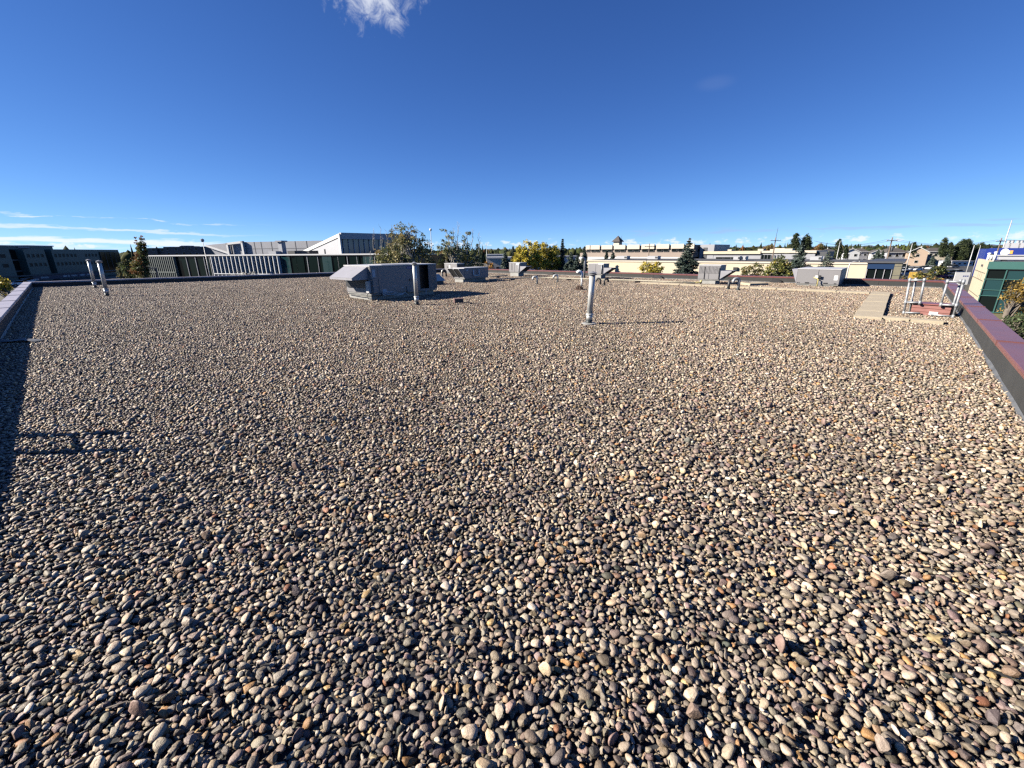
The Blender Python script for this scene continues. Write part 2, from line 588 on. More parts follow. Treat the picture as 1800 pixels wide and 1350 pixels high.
for k in range(3):
    src_tiles.objects.link(tile_mesh('p%02d' % ntile, LAY[k], (.5, .5), np.ones(len(LAY[k]), bool))); ntile += 1
L = LAY[3]
for i in range(4):                         # small patches for the rim, from another layout
    a, b = (i % 2) * .5, (i // 2) * .5
    kp = (L[:, 0] >= a) & (L[:, 0] < a + .25) & (L[:, 1] >= b) & (L[:, 1] < b + .25)
    src_tiles.objects.link(tile_mesh('q%02d' % i, L, (a + .125, b + .125), kp)); ntile += 1
stone_me = []
for s, (vs, fs, _, _) in enumerate(SH_HI):
    me = bpy.data.meshes.new('stone')
    me.from_pydata([tuple(p) for p in vs], [], [tuple(int(i) for i in f) for f in fs])
    me.polygons.foreach_set('use_smooth', [(s + 1) % 5 != 0] * len(me.polygons))
    me.materials.append(m_near)
    o = bpy.data.objects.new('s%02d' % s, me)
    src_stones.objects.link(o)
    me2 = me.copy()
    me2.materials.clear(); me2.materials.append(m_one)
    stone_me.append(me2)
tile_pts, near = [], []
def project(P):
    d = Vector(P) - Vector((0, 0, CAMZ))
    zc = d.y * math.cos(PITCH) - d.z * math.sin(PITCH)
    vv = d.y * math.sin(PITCH) + d.z * math.cos(PITCH)
    if zc < .1:
        return -1e4, -1e4, zc
    u, v = d.x / zc, vv / zc
    c, s = math.cos(ROLL), math.sin(ROLL)
    return 900 + FOC * (u * c - v * s), 675 - FOC * (u * s + v * c), zc
def undul(x, y):
    return .015 * mnoise.noise(Vector((x * .9, y * .9, 3.0))) + .004 * mnoise.noise(Vector((x * 2.6, y * 2.6, 9.0)))
for i in range(-25, 19):
    for j in range(-3, 36):
        cx, cyy = i + .5, j + .5
        d = edge_dist(cx, cyy)
        if d < -.75:
            continue
        r = math.hypot(cx, cyy - .5)
        if r < 4.6:                         # near field: every stone placed by itself
            Lk = LAY[rng.integers(NLAY)].copy()
            q = int(rng.integers(4))
            x, y = Lk[:, 0] - .5, Lk[:, 1] - .5
            for _ in range(q):
                x, y = -y, x
            Lk[:, 6] += q * math.pi / 2
            Lk[:, 0], Lk[:, 1] = x + cx, y + cyy
            ok = np.array([inside(a, b, .012) for a, b in Lk[:, :2]])
            near.append(Lk[ok])
        elif d > .72:
            tile_pts.append((cx, cyy, int(rng.integers(3)), int(rng.integers(4))))
        else:
            for a in range(4):
                for b in range(4):
                    sx, sy = i + .125 + a * .25, j + .125 + b * .25
                    if edge_dist(sx, sy) > -.17:
                        tile_pts.append((sx, sy, 3 + int(rng.integers(4)), int(rng.integers(4))))
near = np.concatenate(near)
for k in range(len(near)):
    near[k, 2] += gz(near[k, 0], near[k, 1]) + undul(near[k, 0], near[k, 1])
# the 300 stones that show largest become objects of their own
score = np.zeros(len(near))
for k in range(len(near)):
    x, y, zc = project(near[k, :3])
    if 8 < x < 1792 and 20 < y < 1342 and zc > .3:
        n = near[k]
        score[k] = n[3] ** 2 * n[4] / zc ** 2 * (1 if n[2] > gz(n[0], n[1]) + .004 else .2)
order = np.argsort(-score)
single = order[:300]
for k in single:
    n = near[k]
    o = bpy.data.objects.new('pebble', stone_me[int(n[9])])
    col.objects.link(o)
    o.parent = roof
    o.location = n[:3]
    o.rotation_euler = (n[7], n[8], n[6])
    o.scale = (n[3], n[3] * n[4], n[3] * n[5])
    o.color = (*n[10:13], 1)
keep = np.ones(len(near), bool)
keep[single] = False
near = near[keep]
# everything else: one object, stones and patches set out by geometry nodes
NT, NN = len(tile_pts), len(near)
pos = np.zeros((NT + NN, 3)); rot = np.zeros((NT + NN, 3)); scl = np.ones((NT + NN, 3))
pick = np.zeros(NT + NN, np.int32); isn = np.zeros(NT + NN, np.int32); tint = np.ones((NT + NN, 4))
for k, (x, y, t, q) in enumerate(tile_pts):
    pos[k] = (x, y, gz(x, y) + .4 * undul(x, y))
    gx, gy = (gz(x + .1, y) - gz(x - .1, y)) / .2, (gz(x, y + .1) - gz(x, y - .1)) / .2
    ca, sa = math.cos(q * math.pi / 2), math.sin(q * math.pi / 2)
    rot[k] = (gy * ca - gx * sa, -(gx * ca + gy * sa), q * math.pi / 2)
    pick[k] = t
pos[NT:], rot[NT:] = near[:, :3], near[:, [7, 8, 6]]
scl[NT:] = near[:, 3:4] * np.stack([np.ones(NN), near[:, 4], near[:, 5]], 1)
pick[NT:], isn[NT:], tint[NT:, :3] = near[:, 9].astype(np.int32), 1, near[:, 10:13]
me = bpy.data.meshes.new('loose_pebbles')
me.vertices.add(NT + NN)
me.vertices.foreach_set('co', pos.ravel())
for nm, tp, key, dat in (('rot', 'FLOAT_VECTOR', 'vector', rot), ('scl', 'FLOAT_VECTOR', 'vector', scl), ('pick', 'INT', 'value', pick),
                         ('isn', 'INT', 'value', isn), ('tint', 'FLOAT_COLOR', 'color', tint)):
    a = me.attributes.new(nm, tp, 'POINT')
    a.data.foreach_set(key, np.ascontiguousarray(dat.ravel() if tp == 'INT' else dat.ravel().astype(np.float32)))
me.update()
loose = bpy.data.objects.new('loose_pebbles', me)
col.objects.link(loose)
loose.parent = roof
tag(loose, kind='stuff')
ng = bpy.data.node_groups.new('scatter_pebbles', 'GeometryNodeTree')
ng.interface.new_socket('Geometry', in_out='INPUT', socket_type='NodeSocketGeometry')
ng.interface.new_socket('Geometry', in_out='OUTPUT', socket_type='NodeSocketGeometry')
gi, go = ng.nodes.new('NodeGroupInput'), ng.nodes.new('NodeGroupOutput')
def named(nm, tp):
    n = ng.nodes.new('GeometryNodeInputNamedAttribute')
    n.data_type = tp
    n.inputs['Name'].default_value = nm
    return n.outputs[0]
sepg = ng.nodes.new('GeometryNodeSeparateGeometry')
ng.links.new(gi.outputs[0], sepg.inputs['Geometry'])
ng.links.new(named('isn', 'INT'), sepg.inputs['Selection'])
join = ng.nodes.new('GeometryNodeJoinGeometry')
for out, coll in ((0, src_stones), (1, src_tiles)):
    ci = ng.nodes.new('GeometryNodeCollectionInfo')
    ci.inputs['Collection'].default_value = coll
    ci.inputs['Separate Children'].default_value = True
    ci.inputs['Reset Children'].default_value = True
    ip = ng.nodes.new('GeometryNodeInstanceOnPoints')
    ng.links.new(sepg.outputs[out], ip.inputs['Points'])
    ng.links.new(ci.outputs[0], ip.inputs['Instance'])
    ip.inputs['Pick Instance'].default_value = True
    ng.links.new(named('pick', 'INT'), ip.inputs['Instance Index'])
    e2r = ng.nodes.new('FunctionNodeEulerToRotation')
    ng.links.new(named('rot', 'FLOAT_VECTOR'), e2r.inputs[0])
    ng.links.new(e2r.outputs[0], ip.inputs['Rotation'])
    ng.links.new(named('scl', 'FLOAT_VECTOR'), ip.inputs['Scale'])
    ng.links.new(ip.outputs[0], join.inputs[0])
ng.links.new(join.outputs[0], go.inputs[0])
md = loose.modifiers.new('scatter', 'NODES')
md.node_group = ng

# ================================================================ parapet
m_cap = mat('parapet_cap_paint', (.165, .060, .052), .38, var=.16, scale=2.5, bump=.10, bscale=5, spec=.6, dust=.06)
m_cap_glare = mat('cap_paint_sky_glare', (.36, .325, .345), .42, var=.10, scale=2.5, bump=.08, bscale=5, spec=.5)  # paler copy of the cap paint: sky glare put into the colour
m_seam = mat('cap_seam_paint', (0.144, 0.054, 0.048), .4, var=.15, scale=9)
m_flash = mat('flashing_membrane', (0.035, 0.035, 0.033), .8, var=.22, scale=2.2, bump=.15, bscale=12, streak=.6)
m_cant = mat('cant_strip', (0.110, 0.113, 0.116), .6, var=.4, scale=5, bump=.3, bscale=20)
m_core = mat('parapet_core', (.03, .03, .032), .9)
m_brick = mat('outer_brick', (.24, .13, .09), .85, var=.25, scale=8, bump=.2)
TH = .27
def outer_corner(i):
    a, b, c = QUAD[i - 1], QUAD[i], QUAD[(i + 1) % 4]
    d1, d2 = (b - a).normalized(), (c - b).normalized()
    n1, n2 = Vector((d1.y, -d1.x)), Vector((d2.y, -d2.x))
    k = TH / (1 + n1.dot(n2))
    return b + (n1 + n2) * k
OUT = [outer_corner(i) for i in range(4)]
wlabels = ['parapet with glossy mauve red cap and sunlit grey face along the right edge',
           'far parapet with thin red cap and sunlit grey face behind the right hand rooftop units',
           'far parapet with shaded black face in front of the dark glass building',
           'parapet with pale shining cap and shaded face along the left edge']
for i in range(4):
    A, B, A2, B2 = QUAD[i], QUAD[(i + 1) % 4], OUT[i], OUT[(i + 1) % 4]
    D = (B - A).normalized()
    Nn = Vector((D.y, -D.x))                       # outward
    Ln = (B - A).length
    rz = math.atan2(D.y, D.x)
    t = thing('parapet_wall', wlabels[i], 'wall', (A.x, A.y, 0), rz, 'parapets round the pebble roof')
    # local: x along the wall, y inward
    s0, s1 = (A2 - A).dot(D), (B2 - A).dot(D)
    MB().prism([(0, -.012), (s0 * .03, -.012), (s0 + .02, -TH + .02), (s1 - .02, -TH + .02), (Ln, -.012)][0:1] + [(s0 + .02, -TH + .02), (s1 - .02, -TH + .02), (Ln, -.012)], -.3, CAPZ - .02).build('wall_core', m_core, t)
    npan = max(1, round(Ln / 1.9))
    for k in range(npan):
        x0, x1 = Ln * k / npan + .004, Ln * (k + 1) / npan - .004
        MB().box(x0, x1, -.0105, .004 + .002 * random.random(), -.04, CAPZ - .03).build('flashing_panel', m_flash, t)
    cant = MB()
    steps = int(Ln / .5)
    prof_prev = None
    vs, fs = [], []
    for k in range(steps + 1):
        x = Ln * k / steps
        p = A + D * x
        z = gz(p.x, p.y)
        w = .035 + .03 * abs(mnoise.noise(Vector((x * .7, i, 0)))) 
        vs += [(x, .007, z + .05 + .03 * mnoise.noise(Vector((x * .9, i * 7, 2)))), (x, .012 + w, z - .01)]
    fs = [(2 * k, 2 * k + 1, 2 * k + 3, 2 * k + 2) for k in range(steps)]
    cant.add(vs, fs).build('cant_strip', m_cant, t)
    nsec = max(1, round(Ln / 2.45))
    for k in range(nsec):
        xa, xb = Ln * k / nsec, Ln * (k + 1) / nsec
        oa, ob = (s0 if k == 0 else xa), (s1 if k == nsec - 1 else xb)
        g0, g1 = (0 if k == 0 else .002), (0 if k == nsec - 1 else .002)
        dz = random.uniform(-.002, .002)
        mb = MB().prism([(xa + g0, .014), (oa + g0, -TH), (ob - g1, -TH), (xb - g1, .014)], CAPZ - .018 + dz, CAPZ + dz)
        mb.prism([(xa + g0, .014), (xa + g0, .006), (xb - g1, .006), (xb - g1, .014)], CAPZ - .065 + dz, CAPZ - .0185 + dz)
        mb.prism([(oa + g0, -TH), (ob - g1, -TH), (ob - g1, -TH + .008), (oa + g0, -TH + .008)], CAPZ - .14 + dz, CAPZ - .0185 + dz)
        c = mb.build('cap_section', m_cap if i < 2 else m_cap_glare, t, bevel=.004)
        if k < nsec - 1:
            MB().box(xb - .016, xb + .016, -TH - .003, .0175, CAPZ + .0005, CAPZ + .011).box(xb - .016, xb + .016, .0145, .0185, CAPZ - .065, CAPZ + .0004).build('seam', m_seam if i < 2 else m_cap_glare, c)
outer = MB().prism([(p.x * .9995, p.y * .9995) for p in [OUT[0].lerp(OUT[2], .0008), OUT[1].lerp(OUT[3], .0008), OUT[2].lerp(OUT[0], .0008), OUT[3].lerp(OUT[1], .0008)]], GZ, -.31)
outer.build('building_wall', m_brick, roof)

# ================================================================ rooftop air handling units
RZ = math.atan2(U.y, U.x)
UL = Vector((math.cos(RZ), math.sin(RZ)))
VL = Vector((-math.sin(RZ), math.cos(RZ)))
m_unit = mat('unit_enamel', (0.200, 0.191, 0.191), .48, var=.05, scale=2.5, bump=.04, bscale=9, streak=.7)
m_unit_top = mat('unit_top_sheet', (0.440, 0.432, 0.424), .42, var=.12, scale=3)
m_hood = mat('hood_sheet', (0.274, 0.266, 0.281), .42, var=.08, scale=3)
m_galv = mat('galvanised_steel', (0.320, 0.328, 0.336), .55, metal=.45, var=.18, scale=14)
m_curb = mat('unit_curb', (0.288, 0.280, 0.256), .55, var=.18, scale=4)
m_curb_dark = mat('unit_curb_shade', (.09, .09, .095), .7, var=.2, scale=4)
m_black = mat('black_rubber', (.016, .016, .017), .6, var=.3, scale=10)
m_coil = mat('coil_fins', (.012, .012, .014), .55, var=.3, scale=60)
m_label = mat('paper_label', (0.440, 0.448, 0.480), .6, var=.08, scale=30)
m_white = mat('white_paint', (.74, .74, .72), .5, var=.08, scale=8)
m_blue = mat('logo_blue', (.012, .02, .17), .35)
m_cond = mat('flexible_conduit', (.50, .50, .50), .5, var=.1, scale=30)
m_screw = mat('fastener', (.2, .2, .21), .5, metal=.6)
m_louv = mat('louvre_mesh', (.035, .037, .038), .6)
def unit_measure(corner, vend, uend, topy, dz=0.0):
    """size of a unit from its near corner on the roof, the ends of its two faces and its top"""
    O = on_roof(*corner)
    P = Vector((O.x, O.y))
    lv = online(vend, corner[1], P, VL)[0]
    lu = online(uend, corner[1], P, UL)[0]
    d = ray(corner[0] - 1, topy)
    h = CAMZ + d.z * (O.y / d.y) - O.z
    return O, lu, lv, h
def cabinet(t, lu, lv, z0, h, nu=2, nv=2):
    """cabinet of separate sheet panels with a lipped top"""
    body = MB().box(.012, lu - .012, .012, lv - .012, z0 + .004, h - .02).build('cabinet', m_unit, t)
    for k in range(nu):
        a, b = lu * k / nu + .006, lu * (k + 1) / nu - .006
        MB().box(a, b, -.002, .0118, z0 + .012, h - .045).build('panel', m_unit, t, bevel=.004)
        MB().box(a, b, lv - .0118, lv + .002, z0 + .012, h - .045).build('panel', m_unit, t, bevel=.004)
    for k in range(nv):
        a, b = lv * k / nv + .006, lv * (k + 1) / nv - .006
        MB().box(-.002, .0118, a, b, z0 + .012, h - .045).build('panel', m_unit, t, bevel=.004)
        MB().box(lu - .0118, lu + .002, a, b, z0 + .012, h - .045).build('panel', m_unit, t, bevel=.004)
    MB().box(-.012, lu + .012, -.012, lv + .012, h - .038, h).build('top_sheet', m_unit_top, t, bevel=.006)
    return body
def curb(t, lu, lv, z0, inset=.05):
    MB().box(inset, lu - inset, inset + .12, lv - inset, -.08, z0 - .03).build('curb', m_curb, t)
    MB().box(inset - .03, lu - inset + .03, inset - .03, lv - inset + .03, z0 - .028, z0).build('base_rail', m_curb, t)
def label_plate(t, axis, a, b, z0, z1, off=-.006, name='label', m=None):
    mb = MB()
    if axis == 'front':
        mb.box(a, b, off, off + .003, z0, z1)
    else:
        mb.box(off, off + .003, a, b, z0, z1)
    return mb.build(name, m or m_label, t)

# --- the large unit with the sloping intake hood
O, lu, lv, h = unit_measure((656, 530), 612, 770, 467)
lv = min(max(lv, 1.5), 2.4)
t = thing('rooftop_unit', 'large grey rooftop air conditioner with wide sloping hood and blue oval badge', 'air conditioner', O, RZ, 'rooftop units')
z0 = .22
curb(t, lu, lv, z0)
xs = lu * .72                               # where the louvred condenser end starts
MB().box(.012, xs, .012, lv - .012, z0 + .004, h - .02).build('cabinet', m_unit, t)
MB().box(xs + .002, lu - .012, .25, lv - .012, z0 + .004, h - .02).build('coil', m_coil, t)
MB().box(-.002, .0118, lv * .03, lv * .97, z0 + .012, h - .045).build('panel', m_unit, t, bevel=.004)
for a, b in ((.006, lu * .10), (lu * .103, xs - .004)):
    MB().box(a, b, -.002, .0118, z0 + .012, h - .045).build('panel', m_unit, t, bevel=.004)
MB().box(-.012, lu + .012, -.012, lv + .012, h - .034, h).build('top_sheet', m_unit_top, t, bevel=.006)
MB().box(lu * .2, lu * .62, lv * .1, lv * .6, h + .0005, h + .015).build('top_hatch', m_unit_top, t, bevel=.004)
xl = lu * .865
lp = MB()
for k in range(9):                          # ribbed guard panel
    a = xl + (lu - xl) * k / 9
    lp.extrude([(a + .004, .0), (a + (lu - xl) / 9 - .004, .0), (a + (lu - xl) / 18, -.014)], 0, 1) if False else lp.box(a + .006, a + (lu - xl) / 9 - .008, -.012, .0, z0 + .03, h - .05)
lp.build('guard_louvres', m_unit, t)
MB().box(xl, lu, .0005, .02, z0 + .012, h - .036).build('guard_panel', m_unit, t)
for k in range(14):
    z = z0 + .06 + (h - z0 - .12) * k / 13
    MB().box(xs + .004, xl - .002, .22, .226, z, z + .006).build('coil_guard_wire', m_louv, t)
MB().box(lu - .012, lu + .004, .02, lv, z0 + .01, h - .036).build('end_panel', m_unit, t)
MB().box(xs + .004, xl, -.002, .2, z0 + .004, z0 + .05).build('coil_sill', m_unit, t)
# hood on the sunlit end: sheet sloping outwards, open below
hw0, hw1, hd, hz0 = lv * .08, lv * .96, .58, h - (h - z0) * .46
hood = MB()
hood.add([(-.004, hw0, h - .03), (-.004, hw1, h - .03), (-hd, hw1, hz0 + .05), (-hd, hw0, hz0 + .05), (-.004, hw0, h - .045), (-.004, hw1, h - .045), (-hd + .01, hw1, hz0 + .04), (-hd + .01, hw0, hz0 + .04)],
         [(0, 1, 2, 3), (4, 7, 6, 5), (0, 3, 7, 4), (1, 5, 6, 2), (0, 4, 5, 1), (3, 2, 6, 7)])
hood.box(-hd, -hd + .012, hw0, hw1, hz0 - .02, hz0 + .045)
ho = hood.build('intake_hood', m_hood, t)
for y in (hw0, hw1 - .012):
    MB().extrude([(-.004, h - .046), (-.004, hz0 - .02), (-hd + .013, hz0 - .02), (-hd + .013, hz0 + .038)], y, y + .012).build('hood_side', m_hood, ho)
MB().box(-.05, -.006, hw0 + .03, hw1 - .03, hz0 - .3, hz0 + .02).build('intake_filter', m_coil, t)
# badges, labels, access fittings on the shaded front
zm = lambda f: z0 + (h - z0) * f
def ellipse(cx, cz, rx, rz, y0, y1, n=28):
    return MB().extrude([(cx + rx * math.cos(2 * math.pi * k / n), cz + rz * math.sin(2 * math.pi * k / n)) for k in range(n)], y0, y1)
bx, bz = lu * .575, zm(.88)
bd = ellipse(bx, bz, .155, .055, -.008, -.0025).build('badge', m_blue, t)
text_mesh('Carrier', .085, m_label, bd, (bx, -.0095, bz), (math.pi / 2, 0, 0), shear=.25)
for a, b, c, d in ((.025, .065, .60, .86), (.055, .08, .33, .45), (.145, .205, .04, .16), (.60, .665, .03, .17), (.52, .56, .02, .07), (.285, .35, .235, .25), (.42, .455, .16, .19)):
    label_plate(t, 'front', lu * a, lu * b, zm(c), zm(d))
MB().box(lu * .55, lu * .585, -.03, -.0025, zm(.40), zm(.47)).build('latch', m_black, t)
MB().box(lu * .56, lu * .57, -.045, -.0305, zm(.41), zm(.46)).build('latch_handle', m_label, t)
MB().box(lu * .5, lu * .66, -.04, -.0025, zm(-.02), zm(.2)).build('access_door', m_unit, t, bevel=.004)
MB().box(-.10, -.004, .02, .20, z0 + .05, z0 + .42).build('disconnect_box', m_unit_top, t, bevel=.006)
MB().box(.02, .16, -.09, -.004, z0 + .05, z0 + .5).build('junction_box', m_unit, t, bevel=.006)
for k in range(3):
    pts = []
    for s in range(15):
        f = s / 14
        pts.append((lu * (.10 + .36 * f), -.16 - .05 * math.sin(f * 3.1) - .03 * k, .24 + .05 * math.sin(f * 6.2 + .4 * k) - .05 * k * (1 - f) + (.0 if s < 13 else -.08 * (s - 12))))
    MB().tube(pts, .011, 8).build('conduit', m_cond, t, smooth=True)
MB().tube([(-.06, .1, z0 + .06), (-.16, .06, z0 - .02), (-.18, -.04, .1), (-.05, -.16, .06), (lu * .1, -.16, .24)], .012, 8).build('conduit', m_black, t, smooth=True)
MB().tube([(-.03, lv * .95, z0 - .05), (-.035, lv * .5, z0 - .07), (-.04, .02, z0 - .06)], .012, 8).build('cable', m_black, t, smooth=True)
MB().tube([(lu * .775, -.10, -.02), (lu * .775, -.10, .24)], .02, 10).build('drain_pipe', m_galv, t, smooth=True)
for k in range(6):
    ellipse(lu * (.12 + .1 * k), h - .06, .008, .008, -.006, -.0025, 8).build('screw', m_screw, t)

# --- units with a hood that widens upwards
def plain_unit(name, label, corner, vend, uend, topy, z0=.18, hood_on='front', hood_d=.45, hood_top=.62, nu=1, nv=2, lmin=(0.5, 0.5), lmax=(2.4, 3.2)):
    O, lu, lv, h = unit_measure(corner, vend, uend, topy)
    lu, lv = min(max(lu, lmin[0]), lmax[0]), min(max(lv, lmin[1]), lmax[1])
    t = thing(name, label, 'air conditioner', O, RZ, 'rooftop units')
    curb(t, lu, lv, z0)
    cabinet(t, lu, lv, z0, h, nu, nv)
    if hood_on == 'front':
        zt = z0 + (h - z0) * hood_top
        a, b = lu * .02, lu * .98
        hd_ = MB()
        for x in (a, b - .01):
            hd_.add([(x, -.004, zt), (x + .01, -.004, zt), (x + .01, -.004, z0 + .03), (x, -.004, z0 + .03), (x, -hood_d, zt), (x + .01, -hood_d, zt), (x + .01, -hood_d, zt - .04), (x, -hood_d, zt - .04)],
                    [(0, 4, 7, 3), (1, 2, 6, 5), (0, 1, 5, 4), (3, 7, 6, 2), (4, 5, 6, 7), (0, 3, 2, 1)])
        hd_.box(a + .011, b - .011, -hood_d, -.004, zt - .012, zt)
        o = hd_.build('intake_hood', m_hood, t)
        MB().add([(a + .015, -.02, z0 + .05), (b - .015, -.02, z0 + .05), (b - .015, -hood_d + .02, zt - .03), (a + .015, -hood_d + .02, zt - .03)], [(0, 1, 2, 3)]).build('hood_screen', m_louv, o)
    return t, lu, lv, h, z0
t, lu, lv, h, z0 = plain_unit('rooftop_unit', 'small grey rooftop unit in front of the yellow trees', (914, 487), 895, 925.4, 461.6, z0=.28)
label_plate(t, 'side', lv * .06, lv * .3, z0 + .42, z0 + .52, m=m_white)
MB().box(-.02, -.003, lv * .72, lv * .74, z0 + .1, z0 + .5).build('pipe_chase', m_black, t)
MB().tube([(-.03, lv * .1, z0 - .1), (-.03, lv * .1, z0 + .5)], .02, 8).build('riser', m_white, t, smooth=True)
t, lu, lv, h, z0 = plain_unit('rooftop_unit', 'small grey rooftop unit right behind the tall white vent pipe', (1060, 491), 1033, 1069.5, 463.6, z0=.26)
label_plate(t, 'side', lv * .03, lv * .35, z0 + .5, z0 + .58, m=m_white)
MB().tube([(-.04, .1, z0), (-.04, .1, z0 + .5)], .025, 8).build('riser', m_galv, t, smooth=True)
t, lu, lv, h, z0 = plain_unit('rooftop_unit', 'grey rooftop unit with ribbed upper band and yellow gas pipe', (1263, 501), 1225, 1272, 466, z0=.22)
for k in range(16):
    y = lv * (.04 + .92 * k / 15)
    MB().box(-.014, -.0025, y - .018, y + .018, h - .36, h - .07).build('rib', m_unit, t)
MB().box(-.03, -.003, lv * .70, lv * .715, z0 + .02, z0 + .55).build('pipe_chase', m_black, t)
MB().box(-.025, -.003, lv * .03, lv * .055, z0 + .03, z0 + .5).build('pipe_chase', m_black, t)
MB().box(-.02, -.003, lv * .2, lv * .22, z0 + .4, z0 + .45).build('latch', m_black, t)
t, lu, lv, h, z0 = plain_unit('rooftop_unit', 'broad grey rooftop unit by the walkway, hood flaring at its left end', (1473, 505.5), 1397, 1482, 473, z0=.10, hood_on='none', nv=2)
MB().add([(.0, lv + .004, h - .03), (.9, lv + .004, h - .03), (.9, lv + .22, h - .03), (.0, lv + .22, h - .03), (.0, lv + .004, z0 + .05), (.9, lv + .004, z0 + .05)],
         [(0, 1, 2, 3), (0, 3, 4), (1, 5, 2), (4, 3, 2, 5), (0, 4, 5, 1)]).build('intake_hood', m_hood, t)
label_plate(t, 'side', lv * .05, lv * .13, z0 + .18, z0 + .36, m=m_white)
for a in (.25, .68):
    MB().box(-.012, -.003, lv * a, lv * (a + .1), z0 + .03, z0 + .07).build('fork_slot', m_black, t)
for a in (.06, .09, .91, .95):
    MB().box(-.012, -.003, lv * a, lv * a + .03, z0 + .03, z0 + .06).build('lifting_hole', m_black, t)
MB().box(-.07, -.003, lv * .44, lv * .56, z0 + .24, z0 + .34).build('filter_cover', m_white, t, bevel=.01)
MB().box(-.10, -.071, lv * .42, lv * .49, z0 + .24, z0 + .36).build('regulator', m_black, t, bevel=.01)
m_gas = mat('gas_pipe_paint', (.62, .52, .20), .5, var=.2, scale=12)
MB().tube([(-.12, lv * .47, -.03), (-.12, lv * .47, z0 + .2), (-.12, lv * .54, z0 + .26), (-.05, lv * .58, z0 + .27)], .022, 8).build('gas_riser', m_gas, t, smooth=True)
# --- unit seen on its shaded side with louvred hood towards the sun
O, lu, lv, h = unit_measure((817, 497.7), 800, 859, 471)
lv = .85
t = thing('rooftop_unit', 'blue grey rooftop unit with slanted double louvre hood and white U shaped pipe', 'air conditioner', O, RZ, 'rooftop units')
z0 = .22
curb(t, lu, lv, z0)
cabinet(t, lu, lv, z0, h, 2, 1)
hd, zt = .36, h - .03
MB().extrude([(-.004, zt), (-.004, z0 + .04), (-hd, zt - .04), (-hd, zt)], .0, .012).build('hood_side', m_unit, t)
MB().extrude([(-.004, zt), (-.004, z0 + .04), (-hd, zt - .04), (-hd, zt)], lv - .012, lv).build('hood_side', m_unit, t)
MB().box(-hd, -.004, .0125, lv - .0125, zt - .012, zt - .001).build('hood_top', m_unit_top, t)
sl = MB()
for a, b in ((.05, .46), (.54, .95)):
    sl.add([(-.03, lv * a, z0 + .08), (-.03, lv * b, z0 + .08), (-hd + .03, lv * b, zt - .06), (-hd + .03, lv * a, zt - .06)], [(0, 1, 2, 3)])
sl.build('louvre_screen', m_louv, t)
for a in (.0, .475, .97):
    MB().add([(-.012, lv * a, z0 + .03), (-.012, lv * (a + .03), z0 + .03), (-hd, lv * (a + .03), zt - .045), (-hd, lv * a, zt - .045),
              (.0, lv * a, z0 + .05), (.0, lv * (a + .03), z0 + .05), (-hd + .015, lv * (a + .03), zt - .02), (-hd + .015, lv * a, zt - .02)],
             [(0, 1, 2, 3), (7, 6, 5, 4), (0, 3, 7, 4), (1, 5, 6, 2), (0, 4, 5, 1), (3, 2, 6, 7)]).build('louvre_frame', m_unit_top, t)
ux = lu * .34
MB().tube([(ux, -.05, h - .12), (ux, -.05, z0 + .16), (ux + .02, -.05, z0 + .12), (ux + .36, -.05, z0 + .12), (ux + .38, -.05, z0 + .16), (ux + .38, -.05, h - .1)], .022, 8).build('condensate_pipe', m_white, t, smooth=True)
label_plate(t, 'front', lu * .08, lu * .15, h - .16, h - .08)
# --- small pale unit farther back, and one peeping out behind the large unit
O, lu, lv, h = unit_measure((804, 482), 782, 817, 463)
lv = min(lv, 2.0)
t = thing('rooftop_unit', 'pale low rooftop unit at the far corner below the sparse tree', 'air conditioner', O, RZ, 'rooftop units')
z0 = .12
curb(t, lu, lv, z0)
cabinet(t, lu, lv, z0, h, 1, 2)
MB().box(lu * .15, lu * .95, -.02, -.003, h - .30, h - .08).build('condenser_grille', m_louv, t)
MB().box(-.012, -.003, lv * .72, lv * .78, h - .30, h - .22).build('gauge_port', m_black, t)
MB().box(-.010, -.003, lv * .5, lv * .64, h - .5, h - .12).build('door', m_unit_top, t)
O = on_roof(776, 501)
t = thing('exhaust_fan', 'low grey exhaust fan hood half hidden by the large rooftop unit', 'fan', (O.x - .35, O.y + .2, O.z), RZ)
MB().box(-.3, .3, -.3, .3, -.05, .18).build('curb', m_curb_dark, t)
MB().add([(-.38, -.38, .18), (.38, -.38, .18), (.38, .38, .18), (-.38, .38, .18), (-.16, -.16, .5), (.16, -.16, .5), (.16, .16, .5), (-.16, .16, .5)],
         [(0, 3, 2, 1), (4, 5, 6, 7), (0, 1, 5, 4), (1, 2, 6, 5), (2, 3, 7, 6), (3, 0, 4, 7)]).build('hood', m_unit_top, t, bevel=.01)

